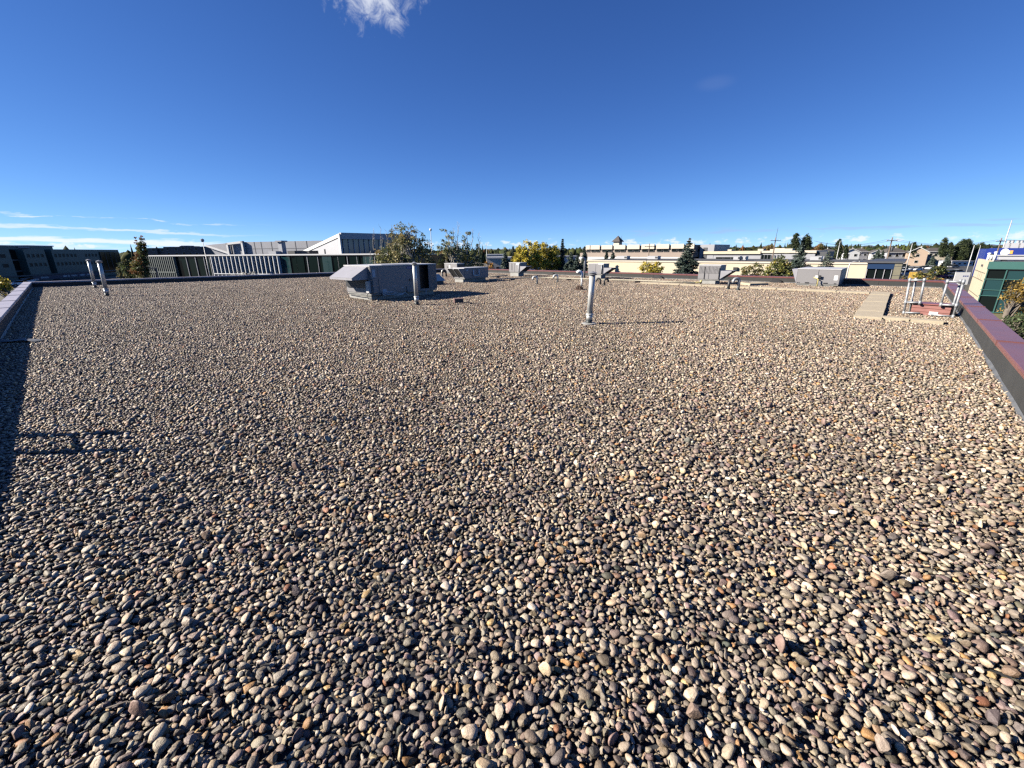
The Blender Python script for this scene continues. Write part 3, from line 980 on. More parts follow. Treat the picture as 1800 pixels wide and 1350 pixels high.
# ================================================================ vent pipes
m_pipe = mat('vent_pipe_metal', (0.510, 0.510, 0.484), .42, metal=.35, var=.15, scale=5, streak=.8)
m_pipe_d = mat('vent_cap_metal', (.36, .36, .36), .45, metal=.5, var=.2, scale=10)
m_boot = mat('rubber_boot', (.020, .026, .026), .55, var=.3, scale=9)
def vent_pipe(label, base, topx, topy, r, lean=True, plate=False):
    O = on_roof(*base)
    d = ray(topx, topy)
    tt = O.y / d.y
    H = CAMZ + d.z * tt - O.z
    dx = max(-.06, min(.06, d.x * tt - O.x))
    t = thing('vent_pipe', label, 'vent pipe', O, 0, 'tall flue pipes on the roof')
    ax = lambda f: dx * f
    MB().tube([(0, 0, -.03), (0, 0, .12)], [r * 1.13, r * 1.06], 20).build('rubber_boot', m_boot, t, smooth=True)
    MB().tube([(ax(.08), 0, .115), (ax(.26), 0, H * .2)], r * 1.08, 20).build('lower_sleeve', m_pipe, t, smooth=True)
    MB().tube([(ax(.2), 0, H * .19), (ax(.205), 0, H * .20), (ax(.21), 0, H * .212), (ax(.22), 0, H * .225)], [r * 1.09, r * 1.38, r * 1.38, r * 1.02], 20).build('collar', m_pipe, t, smooth=True)
    MB().tube([(ax(.21), 0, H * .21), (ax(.6), 0, H * .6), (ax(.93), 0, H * .94)], r, 20).build('pipe', m_pipe, t, smooth=True)
    MB().tube([(ax(.62), 0, H * .615), (ax(.62), 0, H * .622)], r * 1.035, 20).build('joint_band', m_pipe_d, t, smooth=True)
    c = MB()
    x = ax(.95)
    c.lathe([(r * .8, H * .935), (r * 1.45, H * .945), (r * 1.6, H * .955), (r * 1.05, H * .972)], x, 0, 20)
    c.lathe([(r * .72, H * .968), (r * .72, H * .982)], x, 0, 16)
    c.lathe([(r * 1.5, H * .978), (r * 1.55, H * .984), (r * .75, H * 1.0), (r * .2, H * 1.012), (.004, H * 1.016)], x, 0, 20)
    c.build('cap', m_pipe_d, t, smooth=False)
    if plate:
        MB().lathe([(r * 2.6, .030), (r * 2.5, .042), (r * 1.2, .05)], 0, 0, 24).build('flashing_plate', m_curb, t)
    return t
vent_pipe('tall white vent pipe in the middle foreground with mushroom cap', (1035, 571), 1042, 478, .062, plate=True)
vent_pipe('slim vent pipe standing in front of the large rooftop unit', (733, 537), 728, 461, .058)
vent_pipe('vent pipe near the left parapet, the nearer and taller looking of the pair', (189, 521), 174, 458, .062)
vent_pipe('vent pipe near the left parapet, the farther of the pair', (168, 507), 155, 456, .062)
def gooseneck(label, base, h, r, m, turn, black_foot=True, head=True):
    O = on_roof(*base)
    t = thing('gooseneck_vent', label, 'vent pipe', O, turn, 'bent vent pipes among the rooftop units')
    R = r * 2.2
    pts = [(0, 0, .0), (0, 0, h - R)] + [(R - R * math.cos(a), 0, h - R + R * math.sin(a)) for a in (.4, .8, 1.2, 1.57, 1.95, 2.35, 2.75, 3.1)] + [(2 * R, 0, h - R - r * 1.2)]
    MB().tube(pts, r, 12).build('pipe', m, t, smooth=True)
    if black_foot:
        MB().tube([(0, 0, -.03), (0, 0, .07)], [r * 1.5, r * 1.25], 12).build('rubber_boot', m_boot, t, smooth=True)
    return t
m_dark = mat('dark_iron_pipe', (.04, .04, .042), .5, var=.3, scale=12)
gooseneck('white gooseneck vent left of the gas pipe crossing, in front of the far wall', (944, 500), .36, .045, m_pipe, math.pi)
gooseneck('small gooseneck vent with black foot before the far parapet, left of the white upright', (980, 496.5), .36, .045, m_pipe, math.pi)
gooseneck('dark gooseneck vent just right of the middle white pipe', (1055, 501.5), .30, .04, m_dark, math.pi * .9)
gooseneck('second dark gooseneck vent right of the middle white pipe, the farther right one', (1062, 502.5), .30, .04, m_dark, math.pi * .05)
gooseneck('galvanised gooseneck vent with black foot right of the ribbed unit', (1297, 511), .46, .05, m_galv, math.pi)
gooseneck('pale gooseneck vent beside the large unit, nearer its edge', (777.5, 487), .42, .05, m_pipe, .2)
gooseneck('pale gooseneck vent beside the large unit, right one of two', (784.5, 487), .42, .05, m_dark, math.pi + .2)
O = on_roof(1280, 509.5)
t = thing('vent_stub', 'short dark iron vent stub left of the galvanised gooseneck', 'vent pipe', O)
MB().tube([(0, 0, -.03), (0, 0, .40)], .05, 14).build('pipe', m_dark, t, smooth=True)
MB().tube([(0, 0, -.03), (0, 0, .06)], .07, 14).build('rubber_boot', m_boot, t, smooth=True)
O = on_roof(1022, 503.5)
t = thing('hooded_vent', 'white vent pipe with ball shaped hood beside the middle pipe', 'vent pipe', O)
MB().tube([(0, 0, -.03), (.0, 0, .44)], .032, 12).build('pipe', m_white, t, smooth=True)
MB().tube([(0, 0, -.03), (0, 0, .05)], .055, 12).build('rubber_boot', m_boot, t, smooth=True)
MB().tube([(-.0, 0, .38), (0, 0, .5), (-.04, 0, .6), (-.14, 0, .64), (-.22, 0, .58)], [.05, .07, .075, .075, .07], 12).build('hood', m_white, t, smooth=True)
O = on_roof(1027, 489)
t = thing('mast_pipe', 'tall thin galvanised pipe with bent head left of the small unit', 'vent pipe', O)
MB().tube([(0, 0, -.03), (0, 0, .98), (-.03, 0, 1.06), (-.12, 0, 1.1), (-.22, 0, 1.07)], [.055, .055, .06, .065, .065], 12).build('pipe', m_galv, t, smooth=True)
MB().tube([(0, 0, -.03), (0, 0, .06)], .08, 12).build('rubber_boot', m_boot, t, smooth=True)

# ================================================================ gas line, walkway, odd items
m_gasline = mat('gas_line_paint', (0.400, 0.360, 0.264), .55, var=.2, scale=10)
def line_on_roof(name, label, pix, r, m, lift, cat='pipe'):
    ps = [on_roof(x, y, lift) for x, y in pix]
    o0 = ps[0].copy()
    t = thing(name, label, cat, o0)
    pts = []
    for a, b in zip(ps, ps[1:]):
        n = max(2, int((b - a).length / 1.0))
        for k in range(n):
            q = a.lerp(b, k / n)
            pts.append((q.x - o0.x, q.y - o0.y, gz(q.x, q.y) + lift - o0.z))
    pts.append((ps[-1].x - o0.x, ps[-1].y - o0.y, ps[-1].z + lift - o0.z))
    MB().tube(pts, r, 10).build('pipe', m, t, smooth=True)
    return t, pts
m_block = mat('timber_block', (.10, .08, .065), .8, var=.3, scale=14)
gl, pts = line_on_roof('gas_line', 'long pale gas pipe laid across the pebbles on wooden blocks', [(860, 491.5), (940, 487.5), (1032, 490.5), (1120, 493), (1222, 497)], .03, m_gasline, .12)
for p in pts[1::3]:
    MB().box(p[0] - .12, p[0] + .12, p[1] - .07, p[1] + .07, p[2] - .14, p[2] - .032).build('support_block', m_block, gl, bevel=.006)
gl2, pts = line_on_roof('gas_line', 'short pale pipe running from the blue grey unit to the far small unit', [(859, 486), (892, 484.5)], .03, m_gasline, .12)
for p in pts[1::2]:
    MB().box(p[0] - .1, p[0] + .1, p[1] - .06, p[1] + .06, p[2] - .14, p[2] - .032).build('support_block', m_block, gl2, bevel=.006)
O = on_roof(1232, 499.5)
t = thing('gas_riser', 'yellow gas pipe bent up to the ribbed rooftop unit', 'pipe', O)
MB().tube([(-.75, .02, .07), (-.04, 0, .08), (0, 0, .10), (0, 0, .36), (.03, .02, .40), (.12, .1, .40)], .03, 10).build('pipe', m_gas, t, smooth=True)
MB().box(-.66, -.3, -.07, .09, -.02, .038).build('support_block', m_block, t, bevel=.006)
MB().tube([(.16, -.04, -.02), (.16, -.04, .34)], .028, 10).build('drop_leg', m_gas, t, smooth=True)

ORD = ['first', 'second', 'third', 'fourth', 'fifth', 'sixth', 'seventh', 'eighth', 'ninth', 'tenth', 'eleventh', 'twelfth']
m_paver = mat('concrete_paver', (.40, .335, .235), .85, var=.13, scale=6, bump=.25, bscale=70)
def paver(label, P, D, ln, wd, th=.06, z=.055, group='concrete walkway pavers'):
    """paver with one corner at P, ln along D, wd to the left of D"""
    o = MB().box(.0015, ln - .0015, .0015, wd - .0015, -.05, th).build('walkway_paver', m_paver, None, bevel=.004, seg=2)
    o.location = (P.x, P.y, gz(P.x, P.y) + z - th + .03 + random.uniform(-.004, .004))
    o.rotation_euler = (random.uniform(-.006, .006), random.uniform(-.006, .006), math.atan2(D.y, D.x) + random.uniform(-.006, .006))
    return tag(o, label, 'paver', group)
BL, TL, BR, TR = (on_roof(*p, .07) for p in ((1500, 555.5), (1532, 513), (1547, 559), (1566, 515)))
Dw = (Vector((TL.x, TL.y)) - Vector((BL.x, BL.y)))
wl = Dw.length
Dw.normalize()
wd = abs((Vector((BR.x, BR.y)) - Vector((BL.x, BL.y))).cross(Dw)) if hasattr(Vector((1, 0)), 'cross') else .6
wd = min(max(abs((BR.x - BL.x) * Dw.y - (BR.y - BL.y) * Dw.x), .5), .75)
npv = max(3, round(wl / 1.2))
Pn = Vector((BL.x, BL.y)) + Vector((Dw.y, -Dw.x)) * wd
for k in range(npv):
    paver('flat beige walkway paver beside the ladder rails, %s counted from the near end' % ORD[k], Pn + Dw * (wl * k / npv), Dw, wl / npv, wd)
E0 = on_roof(1549, 558.5, .07)
Dr = Vector((UL.y, -UL.x))
P0 = Vector((E0.x, E0.y))
s1 = online(1601, 557, P0, Dr)[0]
s2 = online(1660, 564, P0, Dr)[0]
s1, s2 = min(max(s1, .4), .8), min(max(s2, .9), 1.6)
paver('narrow beige paver in front of the ladder rails, left one', P0, Dr, s1 - .01, .30)
paver('narrow beige paver in front of the ladder rails, right one', P0 + Dr * (s1 + .01), Dr, s2 - s1 - .01, .30)
# row running left along the far units
Wd = -Dr
P1 = Vector((TL.x, TL.y)) - Vector((Dw.y, -Dw.x)) * .02
for k in range(9):
    paver('thin beige paver passing before the broad rooftop unit, %s from the wide walkway' % ORD[k], P1 + Wd * (.92 * k + .01) + UL * .02, Wd, .9, .42, z=.05)
O = on_roof(1318, 503)
pv = paver('beige paver tilted on the pebbles right of the ribbed unit', Vector((O.x, O.y)), Vector((1, .2)).normalized(), .9, .6, z=.07)
pv.rotation_euler.x += .05

# hatch with ladder rails at the right hand wall
m_red = mat('red_siding', (.245, .105, .088), .5, var=.12, scale=4)
m_mauve = mat('hatch_cap', (0.238, 0.086, 0.072), .38, var=.1, scale=4)
A = on_roof(1588, 553)
B = on_roof(1672, 560)
D = Vector((B.x - A.x, B.y - A.y))
wdt = D.length
rz = math.atan2(D.y, D.x)
hb = thing('roof_step_box', 'low red sided box between galvanised rails with white notice', 'box', A, rz)
for k in range(3):
    z = .01 + k * .082
    MB().extrude([(.10, z), (.10, z)], 0, 1) if False else MB().box(.10, wdt - .05, .06 + .006 * (k % 2), .50, z, z + .078).build('siding_board', m_red, hb, bevel=.006)
MB().box(.08, wdt - .03, .03, .53, .26, .285).build('box_cap', m_mauve, hb, bevel=.004)
MB().box(.52 * wdt, .52 * wdt + .15, .052, .0585, .04, .11).build('notice', m_white, hb)
def rail_frame(label, x0, sgn):
    t = thing('ladder_rail', label, 'railing', A, rz, 'galvanised rails beside the red box')
    r, ZT, ZB = .021, .80, .29
    for (pts, nm) in (([(x0, 0, -.05), (x0, 0, ZT)], 'post'), ([(x0 + .07 * sgn, .18, -.05), (x0 + .07 * sgn, .18, ZT)], 'post'),
                      ([(x0, 0, ZT), (x0 + .25 * sgn, 0, ZT)], 'rail'), ([(x0 + .25 * sgn, 0, ZT), (x0 + .25 * sgn, 0, ZB)], 'rail'), ([(x0 + .25 * sgn, 0, ZB), (x0, 0, ZB)], 'rail'),
                      ([(x0, 0, ZT), (x0 + .07 * sgn, .18, ZT)], 'rail'), ([(x0, 0, ZB), (x0 + .07 * sgn, .18, ZB)], 'rail')):
        MB().tube(pts, r, 12).build(nm, m_galv, t, smooth=True)
    f = []
    for p in ((x0, 0, ZT), (x0 + .25 * sgn, 0, ZT), (x0 + .25 * sgn, 0, ZB), (x0, 0, ZB), (x0 + .07 * sgn, .18, ZT), (x0 + .07 * sgn, .18, ZB), (x0, 0, .04)):
        MB().tube([(p[0], p[1], p[2] - .045), (p[0], p[1], p[2] + .045)], r * 1.4, 12).build('fitting', m_galv, t, smooth=True)
    MB().tube([(x0, 0, ZT + .02), (x0, 0, ZT + .06)], [r * 1.3, r * .7], 12).build('post_cap', m_galv, t, smooth=True)
    return t
tl = rail_frame('galvanised ladder rail left of the red box', 0, 1)
tr = rail_frame('galvanised ladder rail right of the red box, against the parapet', wdt + .02, -1)
tl.rotation_euler = (0, -.06, rz)
MB().tube([(0, 0, .05), (wdt * .35, 0, .05)], .02, 10).build('foot_rail', m_galv, tl, smooth=True)
MB().tube([(-wdt * .45 + wdt + .02, 0, .05), (wdt + .02, 0, .05)], .02, 10).build('foot_rail', m_galv, tr, smooth=True)
# ladder over the left parapet: out of the frame, its shadow reaches in
t = thing('access_ladder', 'steel access ladder topping the left parapet, casting two bar shadows on the pebbles', 'ladder', (-5.15, 3.3, 0))
sp = [Vector((-.20, .20)), Vector((.17, -.15))]
for p in sp:
    MB().box(p.x - .045, p.x + .045, p.y - .04, p.y + .04, GZ, 1.0).build('stringer', m_galv, t)
for z in [.75 - .3 * k for k in range(25)]:
    MB().tube([(sp[0].x, sp[0].y, z), (sp[1].x, sp[1].y, z)], .018, 8).build('rung', m_galv, t, smooth=True)

# overflow hoods on the far wall, roof drains, block
m_bk = mat('scupper_black', (.02, .02, .021), .6, var=.2, scale=8)
def scupper(px, py, label, w=.5):
    O = on_roof(px, py)
    P = Vector((O.x, O.y))
    dF = (CF - CR).normalized()
    nrm = Vector((dF.y, -dF.x))
    k = (P - CR).dot(nrm)
    P = P - nrm * (k + .02)
    t = thing('scupper_hood', label, 'drain', (P.x, P.y, gz(P.x, P.y)), math.atan2(dF.y, dF.x), 'black overflow hoods at the far wall')
    n = 8
    MB().extrude([(-w / 2, -.03)] + [(-w / 2 * math.cos(math.pi * q / n), .16 * math.sin(math.pi * q / n) ** .6) for q in range(n + 1)] + [(w / 2, -.03)], .002, .16).build('hood', m_bk, t, bevel=.01)
    MB().box(-w / 2 - .04, w / 2 + .04, .0165, .019, -.02, .19).build('flange', m_bk, t) if False else None
    return t
scupper(991, 482, 'black overflow hood at the far wall between two vents')
scupper(1174, 488, 'black overflow hood at the far wall left of the ribbed unit')
scupper(1374, 494, 'black overflow hood at the far wall left of the broad unit')
O = on_roof(806, 533)
t = thing('brick_block', 'purplish brown clay block lying in the shadow tip of the large unit', 'block', O, .3)
MB().box(-.14, .14, -.1, .1, -.02, .15).build('block', mat('clay_block', (.16, .09, .085), .85, var=.3, scale=20, bump=.4), t, bevel=.012, seg=2)
MB().box(-.10, .10, -.115, -.1005, .03, .12).build('recess', m_block, t)
O = on_roof(1018, 510)
t = thing('roof_drain', 'rusty domed roof drain strainer in the pebbles left of the middle pipe', 'drain', O)
m_rust = mat('rusty_iron', (.10, .055, .035), .8, var=.4, scale=18)
MB().lathe([(.22, .0), (.22, .03), (.15, .04)], 0, 0, 20).build('collar', m_rust, t)
for k in range(12):
    a = 2 * math.pi * k / 12
    MB().tube([(.14 * math.cos(a), .14 * math.sin(a), .03), (.12 * math.cos(a), .12 * math.sin(a), .12), (.05 * math.cos(a), .05 * math.sin(a), .17), (0, 0, .175)], .014, 6).build('rib', m_rust, t)
# strip of loose flashing in the shade at the left wall
O = on_roof(24, 603)
mb = MB()
vs = []
for k in range(6):
    for j in range(2):
        vs.append((-.55 + .2 * k, -.08 + .2 * j + .03 * math.sin(k * 1.7), .05 + .02 * math.sin(k * 2.1 + j)))
for k in range(6):
    for j in range(2):
        q = vs[k * 2 + j]
        vs.append((q[0], q[1], q[2] - .004))
fs = [(2 * k, 2 * k + 2, 2 * k + 3, 2 * k + 1) for k in range(5)] + [(12 + 2 * k, 13 + 2 * k, 15 + 2 * k, 14 + 2 * k) for k in range(5)]
fs += [(2 * k, 12 + 2 * k, 14 + 2 * k, 2 + 2 * k) for k in range(5)] + [(2 * k + 1, 2 * k + 3, 15 + 2 * k, 13 + 2 * k) for k in range(5)] + [(0, 1, 13, 12), (10, 22, 23, 11)]
o = mb.add(vs, fs).build('loose_flashing', m_cant)
o.location = O
tag(o, 'torn strip of grey flashing lying in the shade by the left wall', 'flashing')

# dry leaves and a twig among the pebbles
m_dry = mat('dry_leaf', (.26, .13, .045), .8, var=.35, scale=60)
m_dry2 = mat('straw_leaf', (.36, .27, .13), .8, var=.3, scale=60)
def dry_leaf(label, px, py, size, m, seed, lobes=5):
    r = random.Random(seed)
    O = on_roof(px, py, .03)
    o0 = MB()
    n = 20
    pts = []
    for k in range(n):
        a = 2 * math.pi * k / n
        q = size * (.55 + .45 * abs(math.cos(a * lobes / 2)) ** .7)
        pts.append((q * math.cos(a), q * math.sin(a), .30 * q * math.sin(a * 2 + seed) + r.uniform(-.1, .1) * size))
    vs = pts + [(0, 0, -.1 * size)] + [(x, y, z - .0012) for x, y, z in pts] + [(0, 0, -.1 * size - .0012)]
    fs = [(k, (k + 1) % n, n) for k in range(n)] + [(n + 1 + (k + 1) % n, n + 1 + k, 2 * n + 1) for k in range(n)] + [(k, n + 1 + k, n + 1 + (k + 1) % n, (k + 1) % n) for k in range(n)]
    o = o0.add(vs, fs).build('fallen_leaf', m, None, smooth=True)
    o.location = (O.x, O.y, O.z + .034)
    o.rotation_euler = (r.uniform(-.3, .3), r.uniform(-.3, .3), r.uniform(0, 6))
    return tag(o, label, 'leaf', 'dry leaves on the pebbles')
dry_leaf('curled orange brown dry leaf on the pebbles near the bottom centre', 1022, 1153, .020, m_dry, 3)
dry_leaf('pale straw coloured lobed leaf on the pebbles at lower right', 1640, 1121, .034, m_dry2, 5)
O = on_roof(236, 1240, .03)
mb = MB().tube([(-.09, -.012, .034), (-.03, .004, .044), (.03, .0, .040), (.10, .012, .036)], [.003, .0028, .0024, .0012], 6)
o = mb.build('twig', m_block, None, smooth=True)
o.location = O
tag(o, 'thin dark twig lying on the pebbles at lower left', 'twig')

# ================================================================ the town beyond the roof
m_ground = mat('town_ground', (0.086, 0.075, 0.051), .95, var=.35, scale=.03)
m_asph = mat('asphalt', (0.042, 0.042, 0.043), .9, var=.2, scale=.6)
m_lawn = mat('dry_lawn', (.13, .115, .05), .95, var=.3, scale=.4, bump=.3, bscale=6)
nR = 96
gvs = [(0, 0, GZ)] + [(r * math.sin(2 * math.pi * k / nR), r * math.cos(2 * math.pi * k / nR), GZ) for r in (60, 400, 3000, 16000) for k in range(nR)]
gfs = [(0, 1 + k, 1 + (k + 1) % nR) for k in range(nR)] + [(1 + q * nR + k, 1 + (q + 1) * nR + k, 1 + (q + 1) * nR + (k + 1) % nR, 1 + q * nR + (k + 1) % nR) for q in range(3) for k in range(nR)]
g = MB().add(gvs, gfs).build('ground', m_ground)
tag(g, kind='structure')
def pix_sheet(name, pix, m, dz):
    ps = [atz(x, y, GZ) for x, y in pix]
    o = MB().add([(p.x, p.y, GZ + dz) for p in ps], [tuple(range(len(ps)))]).build(name, m, fix=False)
    for f in o.data.polygons:
        if f.normal.z < 0:
            o.data.flip_normals()
            break
    return tag(o, kind='structure')
pix_sheet('parking_lot', [(1540, 500), (1585, 466), (1705, 464), (1730, 476), (1740, 500)], m_asph, .004)
pix_sheet('parking_lot', [(-60, 520), (-30, 489), (250, 489), (240, 520)], m_asph, .004)
pix_sheet('road', [(1440, 463.5), (1440, 461.5), (1760, 457.5), (1760, 460)], m_asph, .008)
pix_sheet('lawn', [(1690, 620), (1735, 551), (1830, 551), (1830, 640)], m_lawn, .004)

m_cream = mat('cream_stucco', (.50, .43, .31), .85, var=.07, scale=.5, bump=.1, bscale=8)
m_creamw = mat('pale_stucco', (0.520, 0.460, 0.370), .85, var=.07, scale=.5)
m_taupe = mat('taupe_stucco', (0.280, 0.225, 0.185), .85, var=.08, scale=.5)
m_whitew = mat('white_cladding', (0.580, 0.575, 0.560), .6, var=.05, scale=.6)
m_greyw = mat('grey_cladding', (0.288, 0.288, 0.304), .5, var=.08, scale=.4)
m_lgrey = mat('light_grey_cladding', (0.370, 0.370, 0.385), .5, var=.05, scale=.4)
m_dgrey = mat('charcoal_cladding', (0.060, 0.062, 0.068), .6, var=.12, scale=.5)
m_teal = mat('teal_spandrel', (.046, .086, .080), .45, var=.12, scale=.3)
m_glass = mat('dark_glass', (.006, .009, .009), .10, spec=.18)
m_gglass = mat('green_glass', (.012, .045, .050), .06, spec=.8)
m_bglass = mat('blue_glass', (.02, .04, .09), .08, spec=.7)
m_green = mat('green_mullion', (.045, .12, .105), .4, var=.06, scale=2)
m_roofdk = mat('roof_felt', (.06, .06, .062), .9, var=.2, scale=.6)
m_shingle = mat('asphalt_shingles', (.075, .066, .060), .9, var=.25, scale=2)
m_conc = mat('concrete', (.36, .35, .33), .85, var=.15, scale=1)
m_tan = mat('tan_siding', (0.400, 0.300, 0.220), .8, var=.06, scale=.8)
m_brown = mat('brown_siding', (.13, .085, .07), .8, var=.1, scale=.8)
m_bluew = mat('blue_cladding', (.012, .03, .20), .45, var=.06, scale=.6)
m_orange = mat('orange_sign', (.75, .36, .08), .5)
m_olive = mat('olive_stone', (.16, .145, .10), .8, var=.15, scale=2)
m_sglass = mat('shaded_glass', (.006, .008, .010), .4, spec=.15)
def facade(name, label, cat, P, D, group=None):
    return thing(name, label, cat, (P.x, P.y, GZ), math.atan2(D.y, D.x), group)
def win(t, x0, x1, z0, z1, m=None, frame=None, y=-.05, fw=.08, name='window'):
    """window: frame proud of the wall, pane set back inside it; heights above the street"""
    fr = MB()
    d = .08
    for a, b, c, e in ((x0, x1, z0, z0 + fw), (x0, x1, z1 - fw, z1), (x0, x0 + fw, z0 + fw, z1 - fw), (x1 - fw, x1, z0 + fw, z1 - fw)):
        fr.box(a, b, y - d / 2, y + d, c, e)
    o = fr.build(name, frame or m_dgrey, t)
    MB().box(x0 + fw * .6, x1 - fw * .6, y, y + .045, z0 + fw * .6, z1 - fw * .6).build('pane', m or m_glass, o)
    return o

# ---------------------------------------------------------------- far left: dark teal office block
PA, PB = Vector((-161.3, 140.0)), Vector((-174.9, 197.4))
D = (PB - PA).normalized()
PA = PA - D * 26
t = facade('office_block', 'dark teal three storey office block with black recessed bays at far left', 'building', PA, D)
S = lambda x, y=445: online(x, y, PA, D)[0]
zt = online(120, 438.4, PA, D)[1] - GZ
s_end = S(209)
bays = [(0, S(17)), (S(42), S(79)), (S(91), s_end)]
for a, b in bays:
    MB().box(a, b, 0, 18, .05, zt).build('wall', m_teal, t)
for a, b in ((S(17), S(42)), (S(79), S(91))):
    MB().box(a + .01, b - .01, 2.2, 18, .05, zt - .3).build('recessed_bay', m_glass, t)
    for k in range(1, 3):
        MB().box(a + .02, b - .02, 1.9, 2.19, zt * k / 3 - .2, zt * k / 3 + .2).build('bay_spandrel', m_dgrey, t)
hrow = [(zt * .735, zt * .855), (zt * .455, zt * .575)]
for (a, b), n in zip(bays, (7, 4, 12)):
    for r, (c, d) in enumerate(hrow):
        L = b - a if n < 12 else (S(172) - a)
        for k in range(n):
            x = a + L * (k + .75) / (n + .5)
            if n == 12 and r == 0 and k in (6, 7):
                continue
            win(t, x - L / n * .24, x + L / n * .24, c, d, m_sglass, m_teal)
MB().box(S(174), s_end - .3, -.25, -.02, zt * .12, zt - .9).build('glass_corner', m_glass, t)
for k in range(5):
    x = S(174) + (s_end - S(174)) * k / 4.2
    MB().box(x, x + .15, -.36, -.26, zt * .12, zt - .9).build('mullion', m_dgrey, t)
MB().box(0, s_end, -.5, -.05, zt * .17, zt * .21).build('canopy', m_dgrey, t)
m_navy = mat('shopfront_fascia', (.02, .025, .06), .5)
MB().box(S(42), S(172), -.2, -.06, .3, zt * .165).build('shopfront', m_navy, t)
for x, w in ((56, 3.5), (97, 2.6), (103, 1.6), (112, 3.0), (128, 2.4), (140, 3.0)):
    MB().box(S(x), S(x) + w, -.26, -.205, zt * .07, zt * .125).build('shop_sign', m_lgrey if w < 3 else m_greyw, t)
for x0, x1, hgt in ((18, 60, .9), (60, 76, .5), (76, 118, 1.0)):
    MB().box(S(x0), S(x1), 4, 14, zt + .002, zt + hgt).build('roof_plant', m_dgrey if x0 == 60 else m_teal, t)
    MB().box(S(x0) - .3, S(x1) + .3, 3.7, 14.3, zt + hgt + .002, zt + hgt + .35).build('plant_canopy', m_greyw, t)

# ---------------------------------------------------------------- dark glass hall with white fins
PF = Vector((-57.4, 70.0))
D = Vector((.955, -.297)).normalized()
t = facade('glass_hall', 'long dark glass hall with white fins, white portal and grey upper storey', 'building', PF, D)
S = lambda x, y=460: online(x, y, PF, D)[0]
zt = 1.42 - GZ
s0, s1, s2, s3, s4 = S(258), S(306), S(374), S(490), S(716)
m_hglass = mat('hall_glass', (.004, .011, .010), .12, spec=.12)
MB().box(s0, s2, .3, 5, .05, zt - .165).build('glass_wall', m_hglass, t)
MB().box(s2 + .005, s4, .3, 11, .05, zt - .165).build('glass_wall', m_hglass, t)
MB().box(s0 - .1, s4 + .1, .05, 5.2, zt - .16, zt).build('roof_edge', m_whitew, t)
m_fin = mat('white_fin', (0.720, 0.720, 0.700), .5, var=.05, scale=2)
m_finw = mat('weathered_fin', (.16, .18, .16), .6, var=.1, scale=2)
for k in range(15):
    s = s0 + (s1 - s0) * k / 14
    MB().box(s - .06, s + .06, -.12, .295, .3, zt - .25).build('fin', m_finw, t)
MB().box(s0, s1, -.16, -.125, zt - 2.6, zt - 2.48).build('fin_rail', m_finw, t)
for x in (326, 342, 357, 367):
    MB().box(S(x) - .045, S(x) + .045, .18, .295, .3, zt - .25).build('mullion', m_greyw, t)
for k in range(17):
    s = s2 + (s3 - s2) * k / 16
    MB().box(s - .055, s + .055, -.20, .295, .3, zt - .25).build('fin', m_fin, t)
MB().box(s2, s3 + 1.0, -.25, -.205, zt - 2.75, zt - 2.65).build('fin_rail', m_fin, t)
for x in (519.7, 538.5, 557, 575, 592.6, 609, 626, 641.7, 657, 672, 686, 700):
    MB().box(S(x) - .045, S(x) + .045, .20, .295, .3, zt - .25).build('mullion', m_greyw, t)
for k in range(9):
    x0_ = S(492 + k * 24)
    MB().box(x0_ + .1, x0_ + 1.6, .20, .298, .35, zt - .27).build('pane', m_gglass if k % 3 == 0 else m_hglass, t)
# roof volumes behind the edge
def Sb(x, y, back):
    Q = PF + Vector((-D.y, D.x)) * back
    s, z = online(x, y, Q, D)
    return s, z - GZ
bk = 20.0
a, ztop = Sb(424, 425.5, bk); b, _ = Sb(566, 425, bk)
mid = (a + b) / 2
MB().box(a, b, bk, bk + 10, zt - 2.0, ztop).build('upper_hall', m_greyw, t)
for x in (448, 460, 478, 520, 540):
    s, _ = Sb(x, 435, bk)
    MB().box(s - .06, s + .06, bk - .03, bk - .002, zt - 2.0, ztop - .02).build('panel_joint', m_dgrey, t)
MB().box(a, b, bk - .025, bk - .003, zt + (ztop - zt) * .42, zt + (ztop - zt) * .42 + .06).build('panel_joint', m_dgrey, t)
a0, z1_ = Sb(398, 427, bk - .4); b0, _ = Sb(427, 425, bk - .4)
fr = MB()
fr.box(a0, a0 + .45, bk - .6, bk - .1, zt - 2.0, z1_).box(b0 - .45, b0, bk - .6, bk - .1, zt - 2.0, z1_ + .3)
fr.add([(a0, bk - .6, z1_ - .4), (b0, bk - .6, z1_ - .1), (b0, bk - .6, z1_ + .32), (a0, bk - .6, z1_), (a0, bk - .1, z1_ - .4), (b0, bk - .1, z1_ - .1), (b0, bk - .1, z1_ + .32), (a0, bk - .1, z1_)],
       [(0, 1, 2, 3), (7, 6, 5, 4), (0, 3, 7, 4), (1, 5, 6, 2), (3, 2, 6, 7), (0, 4, 5, 1)])
fr.build('white_portal', m_whitew, t)
MB().box(a0 + .46, b0 - .46, bk + .2, bk + 1, zt - 2.0, z1_ - .45).build('portal_glass', m_glass, t) if False else MB().box(a0 + .46, a - .02, bk + .2, bk + 1, zt - 2.0, z1_ - .45).build('portal_wall', m_greyw, t)
c0, zc0 = Sb(362, 430, bk - .2); c1, zc1 = Sb(402, 446, bk - .2)
MB().add([(c0, bk - .4, zc0 - .35), (c0, bk - .4, zc0), (c1, bk - .4, zt + .45), (c1, bk - .4, zt + .05), (c0, bk, zc0 - .35), (c0, bk, zc0), (c1, bk, zt + .45), (c1, bk, zt + .05)],
         [(0, 3, 2, 1), (4, 5, 6, 7), (1, 2, 6, 5), (0, 4, 7, 3), (0, 1, 5, 4), (2, 3, 7, 6)]).build('slanted_beam', m_whitew, t)
